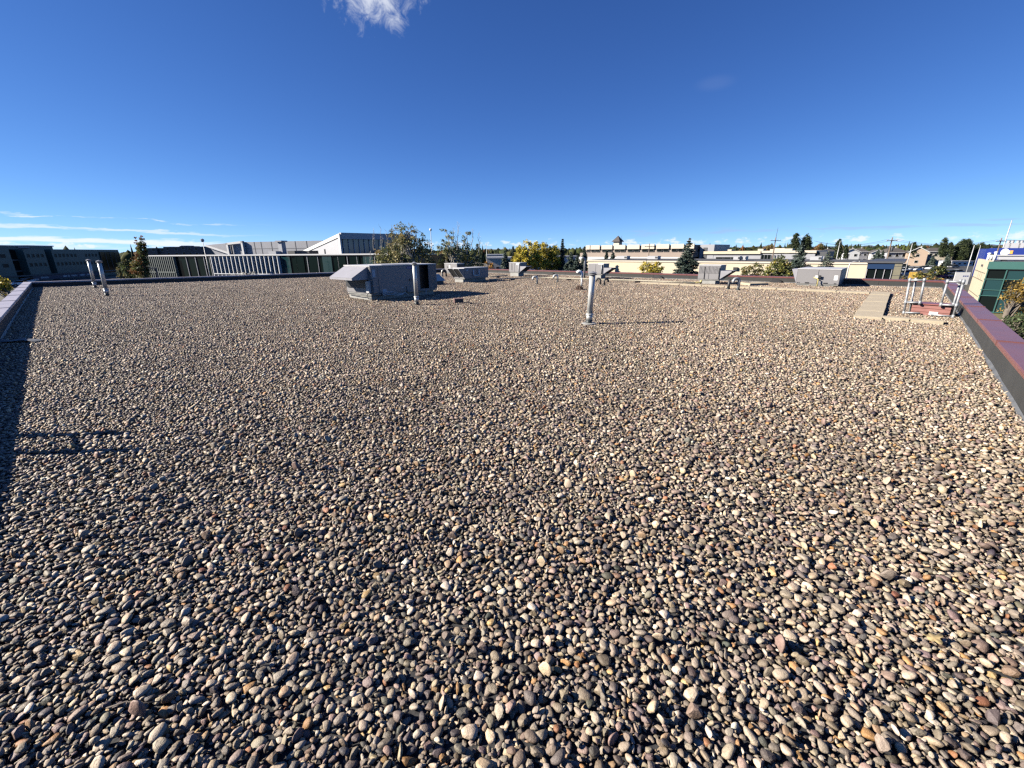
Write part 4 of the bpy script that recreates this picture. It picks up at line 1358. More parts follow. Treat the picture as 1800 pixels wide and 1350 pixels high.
MB().add([(c0 + .2, bk + .1, zc0 - .05), (c1 + .5, bk + .1, zc0 + .25), (c1 + .5, bk + .1, zt - 2.0), (c0 + 3.2, bk + .1, zt - 2.0), (c0 + .2, bk + 4, zc0 - .05), (c1 + .5, bk + 4, zc0 + .25), (c1 + .5, bk + 4, zt - 2.0), (c0 + 3.2, bk + 4, zt - 2.0)],
         [(0, 3, 2, 1), (4, 5, 6, 7), (0, 1, 5, 4), (1, 2, 6, 5), (2, 3, 7, 6), (0, 4, 7, 3)]).build('slanted_wall', m_greyw, t)
p0, zp = Sb(494, 423, 5.0)
MB().box(p0 - .35, p0 + .35, 4.6, 5.4, zt - 2.0, zp - .2).build('flue', m_lgrey, t)
MB().box(p0 - .6, p0 + .6, 4.4, 5.6, zp - .18, zp).build('flue_cap', m_greyw, t)
p0, _ = Sb(475, 440, 4.0); p1, zq = Sb(492, 441.5, 4.0)
MB().box(p0, p1 - .4, 3.6, 5, zt - 2.0, zq).build('roof_vent', m_lgrey, t)
p0, zq = Sb(505, 441, 6.0); p1, _ = Sb(543, 441, 6.0)
MB().box(p0, p1, 6, 8, zt - 2.0, zq).build('roof_plant', m_dgrey, t)
p0, zq = Sb(570, 438, 3.0)
MB().box(p0 - .07, p0 + .07, 3, 3.15, zt - 2.0, zq).build('roof_post', m_dgrey, t)
# ---------------------------------------------------------------- wedge shaped hall rising behind it
PL_ = Vector((-45.5, 40.0))
D = UL.copy()
t = facade('wedge_hall', 'wedge shaped hall with sunlit sloping side and clerestory glass above the glass hall', 'building', PL_, D)
def Sb(x, y, back):
    s, z = online(x, y, PL_ + VL * back, D)
    return s, z - GZ
# wedge shaped lantern: sunlit sloping side, clerestory glass towards the street
w0, zw = Sb(595, 413.5, 4.0)
w1, _ = Sb(720, 415, 4.0)
dep = 13.0
zb = .05
wd = MB()
wd.add([(w0, 4, zb), (w1, 4, zb), (w1, 4 + dep, zb), (w0, 4 + dep, zb), (w0, 4, zw), (w1, 4, zw), (w1, 4 + dep, zt + .3), (w0, 4 + dep, zt + .3)],
       [(0, 3, 2, 1), (4, 5, 6, 7), (0, 1, 5, 4), (1, 2, 6, 5), (2, 3, 7, 6), (3, 0, 4, 7)])
wd.build('lantern', m_lgrey, t)
MB().add([(w0 - .12, 3.6, zw - .25), (w0 - .001, 3.6, zw - .25), (w0 - .001, 4 + dep, zt + .1), (w0 - .12, 4 + dep, zt + .1), (w0 - .12, 3.6, zw + .25), (w0 - .001, 3.6, zw + .25), (w0 - .001, 4 + dep, zt + .55), (w0 - .12, 4 + dep, zt + .55)],
         [(0, 3, 2, 1), (4, 5, 6, 7), (0, 1, 5, 4), (1, 2, 6, 5), (2, 3, 7, 6), (3, 0, 4, 7)]).build('lantern_edge', m_whitew, t)
MB().box(w0 - .14, w0 + .1, 3.5, 3.98, zb, zw).build('lantern_post', m_whitew, t)
MB().box(w0 + .11, w1 + .3, 3.4, 3.99, zw - .55, zw + .36).build('lantern_fascia', m_lgrey, t)
MB().box(w0 + .5, w1, 3.9, 3.985, zt - .5, zw - .56).build('clerestory_glass', m_bglass, t)
for k in range(15):
    s = w0 + .5 + (w1 - w0 - .5) * k / 14
    MB().box(s - .06, s + .06, 3.78, 3.895, zt - .5, zw - .56).build('clerestory_mullion', m_lgrey, t)
# ---------------------------------------------------------------- slate apartments behind it
PA = Vector((-.835 * 250, 250.0)); D = Vector((1, .12)).normalized()
t = facade('apartment_block', 'slate grey apartment block with stepped flat roof behind the glass building', 'building', PA, D)
S = lambda x, y=440: online(x, y, PA, D)[0]
prev = S(252)
for x0, x1, y in ((252, 276, 436), (276, 288, 436.5), (288, 317, 433.8), (317, 328, 432.4), (328, 362, 433.5)):
    a, b = S(x0), S(x1)
    z = online(x0, y, PA, D)[1] - GZ
    MB().box(a + .01, b - .01, 0 if x0 != 276 else 1.5, 14, .05, z).build('wall', m_dgrey, t)
    n = max(1, int((b - a) / 3.4))
    for k in range(n):
        c = a + (b - a) * (k + .5) / n
        for f in (.62, .84):
            win(t, c - .75, c + .75, z * f, z * f + 1.7, m_glass, m_lgrey, y=(-.05 if x0 != 276 else 1.45))
MB().box(S(316), S(328), 2, 8, online(317, 432.4, PA, D)[1] - GZ + .01, online(317, 431.6, PA, D)[1] - GZ).build('roof_plant', m_greyw, t)

# ---------------------------------------------------------------- cream three storey building with cupola
D = -VL
PA = atz(1030, 431.6, 3.65)
PA = Vector((PA.x, PA.y))
PA = Vector((.166 * 150, 150.0))
t = facade('cream_office', 'cream three storey building with a row of window bays and small pointed cupola', 'building', PA, D)
S = lambda x, y=438: online(x, y, PA, D)[0]
Z = lambda x, y: online(x, y, PA, D)[1] - GZ
zA = Z(1120, 430.0); z_lo = Z(1120, 444.0); z_ta = Z(1120, 451.5)
sE = S(1222)
MB().box(0, sE, 0, 16, z_lo + .01, zA - .3).build('upper_storey', m_taupe, t)
edges = [1031, 1039, 1058, 1080, 1103, 1128, 1154, 1180, 1206]
for k, x in enumerate(edges):
    a = S(x) + .05
    b = S(edges[k + 1]) - .55 if k + 1 < len(edges) else sE - .2
    if k == 0:
        b = S(1038)
    MB().box(a, b, -.5, -.01, z_lo + (zA - z_lo) * .45, zA).build('bay_panel', m_creamw, t)
    n = 2
    for q in range(n):
        win(t, a + (b - a) * q / n + .15, a + (b - a) * (q + 1) / n - .15, z_lo + .25, z_lo + (zA - z_lo) * .43, m_glass, m_dgrey, y=-.2)
MB().box(-.4, sE + .3, -2.0, 16, z_ta, z_lo).build('middle_storey', m_taupe, t)
MB().box(-.4, sE - 1, -3.0, 15.9, .05, z_ta - .01).build('lower_storey', m_whitew, t)
for k in range(10):
    a = S(1034 + k * 7)
    win(t, a, a + 1.1, z_ta - 3.1, z_ta - 1.2, m_glass, m_dgrey, y=-3.05)
cx = S(1078.5)
MB().box(cx - 1.0, cx + 1.0, 1.5, 3.5, zA - .29, zA + 1.0).build('cupola', m_creamw, t)
MB().add([(cx - 1.5, 1.0, zA + 1.01), (cx + 1.5, 1.0, zA + 1.01), (cx + 1.5, 4.0, zA + 1.01), (cx - 1.5, 4.0, zA + 1.01), (cx, 2.5, zA + 2.9)], [(0, 3, 2, 1), (0, 1, 4), (1, 2, 4), (2, 3, 4), (3, 0, 4)]).build('cupola_roof', m_shingle, t)
a, b = S(1226), S(1251)
MB().box(a, b, 2, 16, .05, Z(1226, 430)).build('grey_wing', m_greyw, t)
MB().box(S(1232), S(1239), 1.9, 1.99, 2, Z(1226, 430) - .8).build('stair_window', m_dgrey, t)

# ---------------------------------------------------------------- low white roofed office row
PA = Vector((.437 * 125, 125.0))
t = facade('white_edged_office', 'low office with broad white roof edge and dark strip windows behind the cream wall', 'building', PA, D)
S = lambda x, y=448: online(x, y, PA, D)[0]
Z = lambda x, y: online(x, y, PA, D)[1] - GZ
zt, zl = Z(1300, 441.5), Z(1300, 446.5)
sE = S(1432)
MB().box(0, sE, .6, 18, .05, zl).build('wall', m_greyw, t)
MB().box(-.3, S(1336), .1, 18.2, zl + .005, zt).build('roof_edge', m_cream, t)
MB().box(S(1336) + .01, sE + .2, .3, 18.2, zl + .25, zt + .05).build('roof_edge', m_creamw, t)
MB().box(S(1337), S(1354), .4, .59, .5, zl - .2).build('glazed_bay', m_glass, t)
for k in range(7):
    x = S(1337) + (S(1372) - S(1337)) * k / 6
    MB().box(x, x + .18, .3, .395, .5, zl - .2).build('mullion', m_dgrey, t)
for x in (1258, 1270, 1284, 1294):
    win(t, S(x), S(x) + 2.2, zl - 2.6, zl - .8, m_glass, m_dgrey, y=.5)
for x0, x1, y in ((1268, 1275, 438.5), (1322, 1332, 437.5), (1344, 1352, 438), (1352, 1370, 436.5), (1370, 1384, 437)):
    MB().box(S(x0), S(x1), 5, 8, zt + .06, Z(x0, y)).build('roof_plant', m_creamw, t)
MB().box(S(1432) + .25, S(1452), 1, 14, .05, zt - .2).build('dark_wing', m_dgrey, t)
for k in range(6):
    x = S(1433) + (S(1446) - S(1433)) * k / 5
    MB().box(x, x + .35, .8, .99, 2.5, zl - .6).build('fin', m_greyw, t)

# ---------------------------------------------------------------- long low cream building nearest behind our roof
PA = atz(1018, 457.2, -.55)
PA = Vector((PA.x, PA.y))
t = facade('cream_warehouse', 'long low cream walled building with flat roof just beyond the far parapet', 'building', PA, D)
S = lambda x, y=470: online(x, y, PA, D)[0]
Z = lambda x, y: online(x, y, PA, D)[1] - GZ
zt = -.55 - GZ
sG, sE = S(1524), S(1570)
MB().box(0, sG, 0, 22, .05, zt - .25).build('wall', m_cream, t)
MB().box(-.2, sG, -.15, 22.2, zt - .245, zt).build('roof_edge', m_creamw, t)
MB().box(-.05, sG - .01, -.08, -.005, zt - 2.75, zt - 2.68).build('reveal_line', m_conc, t)
MB().box(.6, sE - .6, .6, 21, zt + .004, zt + .05).build('roof_deck', m_roofdk, t)
for x0, x1 in ((1075, 1086), (1114, 1125), (1166, 1180), (1294, 1345), (1484, 1497)):
    win(t, S(x0, 476), S(x1, 476), zt - 4.6, zt - 2.8, m_glass, m_dgrey)
for k in range(16):
    s = sG * (k + .5) / 16
    MB().box(s - .02, s + .02, -.02, -.003, .1, zt - 2.8).build('panel_joint', m_conc, t)
MB().box(S(1290), S(1290) + .7, -.35, -.02, zt - 1.5, zt - 1.0).build('wall_lamp', m_black, t)
MB().box(sG + .01, sE, .15, 22, .05, zt - .9).build('glass_corner', m_glass, t)
MB().box(sG + .01, sE + .1, -.1, 22, zt - .895, zt - .05).build('blue_spandrel', m_bglass, t)
MB().box(sG - .1, sE + 1.2, -.3, 22.3, zt - .045, zt + .2).build('canopy', m_dgrey, t)
for x in (1525, 1541, 1556, 1569):
    MB().box(S(x) - .035, S(x) + .035, -.0, .145, .05, zt - .9).build('mullion', m_lgrey, t)
MB().box(sG + .05, sE, .02, .146, zt - 3.2, zt - 3.05).build('transom', m_lgrey, t)
MB().box(sE + .12, sE + .95, -.15, 12, .05, zt - .05).build('pier', m_olive, t)
for k in range(5):
    MB().box(sE + .11, sE + .96, -.18, -.155, zt * (k + .6) / 5, zt * (k + .6) / 5 + .05).build('pier_joint', m_dgrey, t)
def roof_ac(label, x0, x1, ytop, back):
    Q = PA + UL * back
    a, z = online(x0, ytop, Q, D)
    b, _ = online(x1, ytop, Q, D)
    p = Q + D * a
    r = thing('distant_rooftop_unit', label, 'air conditioner', (p.x, p.y, GZ + zt + .05), math.atan2(D.y, D.x), 'units on the cream building roof')
    w, hh = b - a, max(.8, z - (GZ + zt + .05))
    MB().box(0, w, 0, 1.6, .14, hh - .05).build('cabinet', m_lgrey, r)
    MB().box(-.03, w + .03, -.03, 1.63, hh - .045, hh).build('top_sheet', m_unit_top, r)
    MB().box(.1, w - .1, .1, 1.5, -.0, .135).build('curb', m_curb_dark, r)
    MB().box(w * .75, w * .97, -.04, -.005, .3, hh - .15).build('grille', m_louv, r)
roof_ac('pale rooftop unit on the cream building, leftmost', 1084, 1102, 452.5, 6)
roof_ac('pale rooftop unit on the cream building behind the yellow bush', 1138, 1156, 454, 6)
roof_ac('small pale rooftop unit on the cream building beyond the ribbed unit', 1289, 1300, 454, 5)
roof_ac('pale rooftop unit on the cream building behind the big spruce', 1424, 1444, 454, 5)
roof_ac('tiny white rooftop unit on the cream building next to a grey one', 1306, 1311, 455, 5)

# ---------------------------------------------------------------- cream and green glass building at right
C0 = atz(1711, 549, GZ)
C0 = Vector((C0.x, C0.y))
D = -VL                                           # glass front runs right and nearer
t = facade('green_glass_office', 'two storey office of cream panels and green framed glass at far right', 'building', C0, D)
zt = online(1735, 459.8, C0, D)[1] - GZ
LG, LC = 22.0, 14.0
MB().box(.3, LG, .3, LC, .05, zt - .25).build('glass_body', m_gglass, t)
MB().box(.0, LG + .2, -.02, .299, zt - .95, zt).build('green_fascia', m_green, t)
MB().box(.3, LG + .2, .3, LC, zt - .249, zt - .05).build('roof_deck', m_roofdk, t)
cw = MB().box(-.02, .295, .32, LC, .05, zt + .12).build('cream_wall', m_cream, t)
for z in (zt * .77, zt * .62, zt * .31):
    MB().box(-.035, -.022, .33, LC, z - .05, z + .05).build('groove', m_olive, t)
for y in (3.5, 5.6, 7.7):
    MB().box(-.035, -.022, y - .07, y + .07, zt * .62 + .06, zt * .77 - .06).build('groove', m_olive, t)
MB().box(-.2, -.023, 5.2, 5.5, zt * .88, zt * .88 + .3).build('wall_light', m_dgrey, t)
zr = [.15, zt * .34, zt * .455, zt * .665, zt - .97]
xs_ = [.12 + 1.72 * k for k in range(13)]
for z in zr[1:4] + [zr[0]]:
    MB().box(.0, LG, .16, .298, z - .04, z + .04).build('transom', m_green, t)
for x in xs_:
    MB().box(x - .045, x + .045, .12, .299, .05, zt - .96).build('mullion', m_green, t)
for i_ in range(9):
    for j_ in range(4):
        MB().box(xs_[i_] + .08, xs_[i_ + 1] - .08, .285, .2995, zr[j_] + .07, zr[j_ + 1] - .07).build('pane', m_gglass if (i_ + j_) % 3 else m_glass, t)
MB().box(xs_[3] + .1, xs_[4] - .1, .02, .155, .1, 2.6).build('door_frame', m_green, t)
MB().box(xs_[3] + .3, xs_[4] - .3, .0, .019, .25, 2.4).build('door_glass', m_glass, t)
MB().box(xs_[3] - .3, xs_[5], -1.6, .0, 2.75, 2.95).build('door_canopy', m_green, t)
# things on that roof
def roof_thing(label, x, y, back, w, hgt, m, name='roof_plant'):
    Q = C0 + UL * back
    s, z = online(x, y, Q, D)
    p = Q + D * s
    r = thing(name, label, 'roof plant', (p.x, p.y, GZ + zt - .05), math.atan2(D.y, D.x), 'plant on the green glass building')
    return r
r = roof_thing('long pale air handler on the roof of the green glass building', 1756, 455, 7, 0, 0, None)
MB().box(0, 9, 0, 2.2, .15, .72).build('casing', m_lgrey, r, bevel=.03)
MB().box(-.2, 9.2, -.2, 2.4, .725, .79).build('casing_lid', m_whitew, r)
for k in range(4):
    MB().box(.4 + 2.4 * k, .8 + 2.4 * k, .2, 2, 0, .145).build('foot', m_curb_dark, r)
MB().box(2.6, 4.4, -.06, -.005, .3, .6).build('louvre', m_louv, r)
for k, (x, hh) in enumerate(((1736, 1.0), (1747, 1.15))):
    r = roof_thing('white vent stack on the green glass roof, ' + ('left' if k == 0 else 'right') + ' one', x, 457, 3, 0, 0, None, 'vent_stack')
    MB().tube([(0, 0, 0), (.0, 0, hh)], .14, 10).build('pipe', m_white, r, smooth=True)
    MB().lathe([(.2, hh + .001), (.2, hh + .1), (.05, hh + .16)], 0, 0, 12).build('cap', m_white, r)
r = roof_thing('round white turbine vent on the green glass roof', 1741, 457, 4, 0, 0, None, 'turbine_vent')
MB().lathe([(.12, 0), (.12, .25), (.3, .35), (.36, .55), (.28, .78), (.05, .86)], 0, 0, 16).build('head', m_white, r, smooth=True)
# white sign board beside it
p = atz(1694, 500, GZ)
p = aty(1690, 489, p.y * .8)
t = thing('sign_board', 'white sign board beside the cream wall at right', 'sign', (p.x, p.y, GZ), -.35)
MB().box(-1.1, 1.1, -.08, .08, p.z - GZ - 1.2, p.z - GZ + 1.1).build('panel', m_whitew, t)
MB().box(-.9, -.8, -.05, .05, 0, p.z - GZ - 1.21).box(.8, .9, -.05, .05, 0, p.z - GZ - 1.21).build('leg', m_dgrey, t)
for k in range(3):
    MB().box(.1 + .3 * k, .3 + .3 * k, -.095, -.081, p.z - GZ + .3, p.z - GZ + .5).build('print', m_bluew, t)

# ---------------------------------------------------------------- blue store far right
D = -VL
PA = Vector((ray(1733, 445).x / ray(1733, 445).y * 120, 120.0))
t = facade('blue_store', 'bright blue flat roofed store with round white logo at the right edge', 'building', PA, D)
S = lambda x, y=444: online(x, y, PA, D)[0]
Z = lambda x, y: online(x, y, PA, D)[1] - GZ
z1_, z2_ = Z(1745, 437.5), Z(1790, 436)
a, b, c = 0, S(1755), S(1860)
MB().box(a, b, 1.5, 20, .05, z1_).build('wing', m_bluew, t)
MB().box(a + .6, b - .6, 1.4, 1.49, .3, z1_ - 1.3).build('wing_glazing', m_glass, t)
MB().box(b + .01, c, 0, 22, .05, z2_).build('main_hall', m_bluew, t)
x, z = S(1766, 443.5), Z(1766, 443.5)
lg = MB().extrude([(x + .75 * math.cos(2 * math.pi * k / 24), z + .95 * math.sin(2 * math.pi * k / 24)) for k in range(24)], -.12, -.005).build('logo_disc', m_white, t)
x1, x2, x3 = S(1768.5, 443), S(1775, 443), S(1780.5, 443)
MB().box(x1 + .35, x2, -.1, -.005, z - .42, z + .45).build('logo_lettering', m_white, t)
MB().box(x2 + .05, x3, -.1, -.005, z - .42, z + .45).build('logo_lettering', m_orange, t)
for k, px in enumerate((1772, 1779, 1789, 1796)):
    s = S(px)
    MB().box(s - .5, s + .5, 4, 5.4, z2_ + .002, z2_ + 1.3).build('roof_fan', m_lgrey, t)
    MB().lathe([(.3, z2_ + 1.31), (.35, z2_ + 1.9), (.1, z2_ + 2.0)], s, 4.7, 10).build('roof_fan_head', m_lgrey, t)

# ---------------------------------------------------------------- houses
def house(label, px0, px1, Y, yeave, yridge, wallm, gable=False, depth=10.0, wins=3, turn=0.0):
    A = ray(px0, yeave); A = Vector((A.x / A.y * Y, Y))
    D = Vector((math.cos(turn), math.sin(turn)))
    t = facade('house', label, 'house', A, D, 'houses beyond the parking lot')
    L = online(px1, yeave, A, D)[0]
    ze, zr = online((px0 + px1) / 2, yeave, A, D)[1] - GZ, online((px0 + px1) / 2, yridge, A, D)[1] - GZ
    MB().box(0, L, 0, depth, .05, ze).build('wall', wallm, t)
    o = .5
    rf = MB()
    th = .22
    if gable:
        for q, z in ((0, 0), ):
            rf.add([(-o, -o, ze - .25), (L / 2, -o, zr), (L + o, -o, ze - .25), (-o, depth + o, ze - .25), (L / 2, depth + o, zr), (L + o, depth + o, ze - .25),
                    (-o, -o, ze - .25 + th), (L / 2, -o, zr + th), (L + o, -o, ze - .25 + th), (-o, depth + o, ze - .25 + th), (L / 2, depth + o, zr + th), (L + o, depth + o, ze - .25 + th)],
                   [(0, 1, 4, 3), (1, 2, 5, 4), (6, 9, 10, 7), (7, 10, 11, 8), (0, 6, 7, 1), (1, 7, 8, 2), (3, 4, 10, 9), (4, 5, 11, 10), (0, 3, 9, 6), (2, 8, 11, 5)])
        MB().add([(0, .0, ze + .001), (L, .0, ze + .001), (L / 2, .0, zr - .1), (0, .15, ze + .001), (L, .15, ze + .001), (L / 2, .15, zr - .1)], [(0, 1, 2), (3, 5, 4), (0, 2, 5, 3), (1, 4, 5, 2), (0, 3, 4, 1)]).build('gable', wallm, t)
        for s in (-1, 1):
            e = (-o, L / 2) if s < 0 else (L + o, L / 2)
            MB().add([(e[0], -o - .05, ze - .28), (e[1], -o - .05, zr - .02), (e[1], -o - .05, zr + .26), (e[0], -o - .05, ze), (e[0], -o + .0, ze - .28), (e[1], -o, zr - .02), (e[1], -o, zr + .26), (e[0], -o, ze)],
                     [(0, 1, 2, 3), (7, 6, 5, 4), (0, 3, 7, 4), (1, 5, 6, 2), (3, 2, 6, 7), (0, 4, 5, 1)]).build('bargeboard', m_whitew, t)
    else:
        y = depth / 2
        hp = min(L * .25, 3)
        rf.add([(-o, -o, ze), (L + o, -o, ze), (L + o, depth + o, ze), (-o, depth + o, ze), (hp, y, zr), (L - hp, y, zr)], [(0, 3, 2, 1), (0, 1, 5, 4), (1, 2, 5), (2, 3, 4, 5), (3, 0, 4)])
        MB().box(-o, L + o, -o - .1, -o - .005, ze - .2, ze + .02).build('gutter', m_whitew, t)
    r = rf.build('roof', m_shingle, t)
    MB().box(L * .7, L * .7 + .5, depth * .6, depth * .6 + .5, zr - 1.5, zr + .7).build('chimney', m_conc, r)
    for k in range(wins):
        c = L * (k + .5) / wins
        for f in (.30, .74):
            win(t, c - .7, c + .7, ze * f - .6, ze * f + .7, m_glass, m_whitew)
    return t
house('white gabled house right of the tall lamp pole', 1484, 1512, 240, 443, 437.5, m_whitew, True, 9, 2, -.35)
house('dark roofed house partly behind the white gabled house', 1507, 1527, 255, 442.5, 436.5, m_greyw, False, 10, 2, -.3)
house('grey and white two storey house behind the utility pole', 1560, 1596, 225, 443.5, 436.0, m_lgrey, False, 10, 3, -.25)
house('tan house with broad bare gable end', 1598, 1632, 215, 443.0, 435.0, m_tan, True, 14, 1, -.62)
house('long cream and brown house with low dark roof', 1633, 1679, 222, 442.0, 435.5, m_creamw, False, 12, 5, -.35)
house('small white house low behind the spruce', 1532, 1556, 250, 444.5, 439.5, m_whitew, True, 8, 2, -.4)
house('dark house beside the dark finned office wing', 1452, 1476, 255, 443.0, 437.5, m_brown, False, 10, 2, .1)
# flat buildings in the gaps
for lab, x0, x1, Y, yt, m in (('low beige building behind the conifers left of the yellow trees', 856, 905, 130, 452, m_creamw), ('grey roofed hall beyond the sparse tree', 855, 886, 170, 447, m_greyw),
                              ('white flat shed seen through the yellow trees', 925, 1016, 160, 450.5, m_whitew), ('long white fence like shed beyond the parking lot', 1674, 1712, 205, 458.5, m_whitew)):
    A = ray(x0, yt); A = Vector((A.x / A.y * Y, Y))
    t = facade('flat_building', lab, 'building', A, Vector((1, 0)))
    L = online(x1, yt, A, Vector((1, 0)))[0]
    z = online(x0, yt, A, Vector((1, 0)))[1] - GZ
    MB().box(0, L, 0, 10, .05, z - .4).build('wall', m, t)
    MB().box(-.2, L + .2, -.2, 10.2, z - .395, z).build('roof_edge', m_whitew if m is not m_whitew else m_lgrey, t)
    for k in range(4):
        win(t, L * (k + .3) / 4, L * (k + .7) / 4, z * .35, z * .6, m_glass, m_dgrey)
# yellow board fence and low wall by the lot
A = atz(1596, 490, GZ)
t = thing('board_fence', 'bright yellow board enclosure by the parking lot', 'fence', (A.x, A.y, GZ), -.5)
m_yell = mat('yellow_boards', (.55, .34, .06), .7, var=.15, scale=3)
for k in range(9):
    MB().box(.32 * k, .32 * k + .28, 0, .06, .1, 1.9).build('board', m_yell, t)
MB().box(-.05, 2.95, .061, .14, .4, .55).box(-.05, 2.95, .061, .14, 1.4, 1.55).build('rail', m_yell, t)

# ---------------------------------------------------------------- parked cars
m_car = attr_mat('car_paint', 'OBJECT', '', .3, 0, 1, 0, spec=.6)
m_tyre = mat('tyre', (.015, .015, .015), .8)
m_rim = mat('wheel_rim', (.4, .4, .41), .35, metal=.8)
m_lamp = mat('headlamp', (.7, .7, .68), .2)
m_tail = mat('tail_lamp', (.3, .02, .02), .3)
def car_proto(kind):
    L, W = 4.6, 1.8
    t = thing('parked_car', '', 'car')
    hgt = 1.45 if kind == 'sedan' else 1.75
    low = [(0, .35), (.05, .62), (.35, .78), (1.25, .92), (3.75, .98), (4.5, .92), (4.6, .6), (4.55, .3), (3.95, .3), (3.85, .55), (3.55, .66), (3.25, .55), (3.15, .28), (1.35, .28), (1.25, .55), (.95, .66), (.65, .55), (.55, .3)]
    b = MB().extrude(low, 0, W).build('body', m_car, t, bevel=.05, seg=2)
    top = [(1.25, .93), (1.95, hgt), (3.2, hgt), (4.1, .985)] if kind == 'sedan' else [(1.15, .93), (1.75, hgt), (4.0, hgt), (4.5, .95)]
    MB().extrude(top, .09, W - .09).build('windows', m_glass, t, bevel=.03)
    rf = [(top[1][0] - .02, hgt - .03), (top[1][0] + .05, hgt + .03), (top[2][0] - .05, hgt + .03), (top[2][0] + .03, hgt - .03)]
    MB().extrude(rf, .12, W - .12).build('car_roof', m_car, t, bevel=.02)
    for x in (.95, 3.55):
        for y in (.02, W - .22):
            w = MB().add([(x + .31 * math.cos(2 * math.pi * k / 14), y + q * .2, .31 + .31 * math.sin(2 * math.pi * k / 14)) for q in (0, 1) for k in range(14)],
                         [tuple(range(14)), tuple(range(14, 28))] + [(k, (k + 1) % 14, 14 + (k + 1) % 14, 14 + k) for k in range(14)]).build('wheel', m_tyre, t)
            MB().add([(x + .19 * math.cos(2 * math.pi * k / 10), y + (-.008 if y < .5 else .208), .31 + .19 * math.sin(2 * math.pi * k / 10)) for k in range(10)] + [(x, y + (.01 if y < .5 else .19), .31)],
                     [(k, (k + 1) % 10, 10) for k in range(10)]).build('rim', m_rim, w)
    for y in (.12, W - .42):
        MB().box(.0, .14, y, y + .3, .64, .74).build('headlight', m_lamp, t)
        MB().box(4.5, 4.6, y, y + .3, .7, .84).build('tail_light', m_tail, t)
    return t
protos = {'sedan': car_proto('sedan'), 'van': car_proto('van')}
used = set()
def car(kind, px, py, rz, colr, label):
    p = atz(px, py, GZ)
    o = protos[kind] if kind not in used else copy_tree(protos[kind])
    used.add(kind)
    o.location, o.rotation_euler = (p.x, p.y, GZ + .006), (0, 0, rz)
    tag(o, label, 'car', 'cars in the parking lots')
    for ch in o.children:
        ch.color = (*colr, 1)
WH, SI, BK, RD, BL_, GR = (.75, .75, .75), (.35, .36, .38), (.02, .02, .022), (.25, .03, .03), (.03, .06, .2), (.12, .12, .13)
car('van', 1583, 471, .3, WH, 'white van in the lot at the end of the cream building, farthest back')
car('sedan', 1590, 473, .35, BK, 'black car in the lot between two white vehicles')
car('sedan', 1582, 478, .25, SI, 'silver car in the lot behind the white ones')
car('sedan', 1598, 476.5, .3, WH, 'white car in the lot left of the yellow enclosure')
car('van', 1580, 485, .25, WH, 'white van nearest to the yellow enclosure')
car('sedan', 1609, 476.5, .35, WH, 'white car in the lot above the yellow enclosure')
car('sedan', 1622, 474, .3, GR, 'grey car in the lot beyond the yellow bush')
car('sedan', 1634, 474.5, .3, WH, 'white car in the lot right of the yellow bush')
car('van', 1657, 471, .2, BK, 'black car parked in front of the long cream house')
car('sedan', 1672, 471.5, .2, GR, 'dark grey car in the lot left of the sign board')
car('sedan', 1646, 483, .2, BL_, 'blue car in the near part of the lot')
car('sedan', 1662, 483.5, .2, BK, 'black car in the near part of the lot')
car('sedan', 1676, 482, .2, SI, 'silver car in the near part of the lot beside the sign board')
car('sedan', 1655, 489, .2, BL_, 'dark blue car nearest to the far parapet')
car('sedan', 1673, 489.5, .2, GR, 'grey car nearest to the sign board')
car('sedan', 1645, 490, .25, RD, 'red car low beside the orange bush')
car('sedan', 20, 503, 1.2, WH, 'white car beyond the left parapet, the nearest one')
car('sedan', 27, 500, 1.2, WH, 'white car beyond the left parapet, second in the row')
car('sedan', 31, 498, 1.2, SI, 'silver car beyond the left parapet in the row')
car('sedan', 37, 496.5, 1.2, SI, 'silver car beyond the left parapet at the far end of the row')
car('van', 18, 494, .4, BK, 'black car before the teal office block')
car('sedan', 24, 491.5, .4, SI, 'silver car before the teal office block')
o = protos['sedan']

# ---------------------------------------------------------------- poles and lamps
m_wood = mat('weathered_pole', (.16, .12, .09), .9, var=.3, scale=4)
m_steel = mat('lamp_pole_steel', (.42, .42, .41), .5, metal=.3, var=.1, scale=2)
def pole(label, px, ybot, ytop, Y, r, m, arms=0, lean=0.0, name='utility_pole', cat='pole'):
    b = ray(px, ytop)
    X, zt = b.x / b.y * Y, CAMZ + b.z / b.y * Y
    t = thing(name, label, cat, (X, Y, GZ))
    H = zt - GZ
    MB().tube([(0, 0, 0), (lean * .5, 0, H * .5), (lean, 0, H)], [r, r * .85, r * .65], 10).build('pole', m, t, smooth=True)
    for k in range(arms):
        z = H - .8 - 1.1 * k
        MB().box(lean - 1.2, lean + 1.2, -.12, -.02 - r * .0, z, z + .12).build('crossarm', m, t)
        for s in (-1.05, -.4, .4, 1.05):
            MB().lathe([(.06, z + .12), (.08, z + .2), (.05, z + .3)], lean + s, -.07, 8).build('insulator', m_lgrey, t)
    return t, X, H
tm, Xm, Hm = pole('tall wooden utility pole with thin mast behind the green bush', 1364, 455, 417, 105, .17, m_wood, 1, .0)
MB().tube([(0, 0, Hm - .3), (.12, 0, Hm + 2.1)], [.05, .03], 6).build('mast', m_dgrey, tm)
tp, X1, H1 = pole('wooden utility pole with transformer beside the grey white house', 1569, 455, 417, 100, .18, m_wood, 1)
MB().lathe([(.28, H1 - 3.0), (.3, H1 - 2.9), (.3, H1 - 2.1), (.2, H1 - 2.0)], .45, 0, 14).build('transformer', m_dgrey, tp, smooth=True)
tp2, X2, H2 = pole('wooden utility pole in front of the blue store', 1761, 455, 418, 100, .16, m_wood, 1)
pole('slender pale lamp pole among the houses, left', 1477, 455, 424, 130, .12, m_steel, 0, 0, 'lamp_pole', 'lamp')
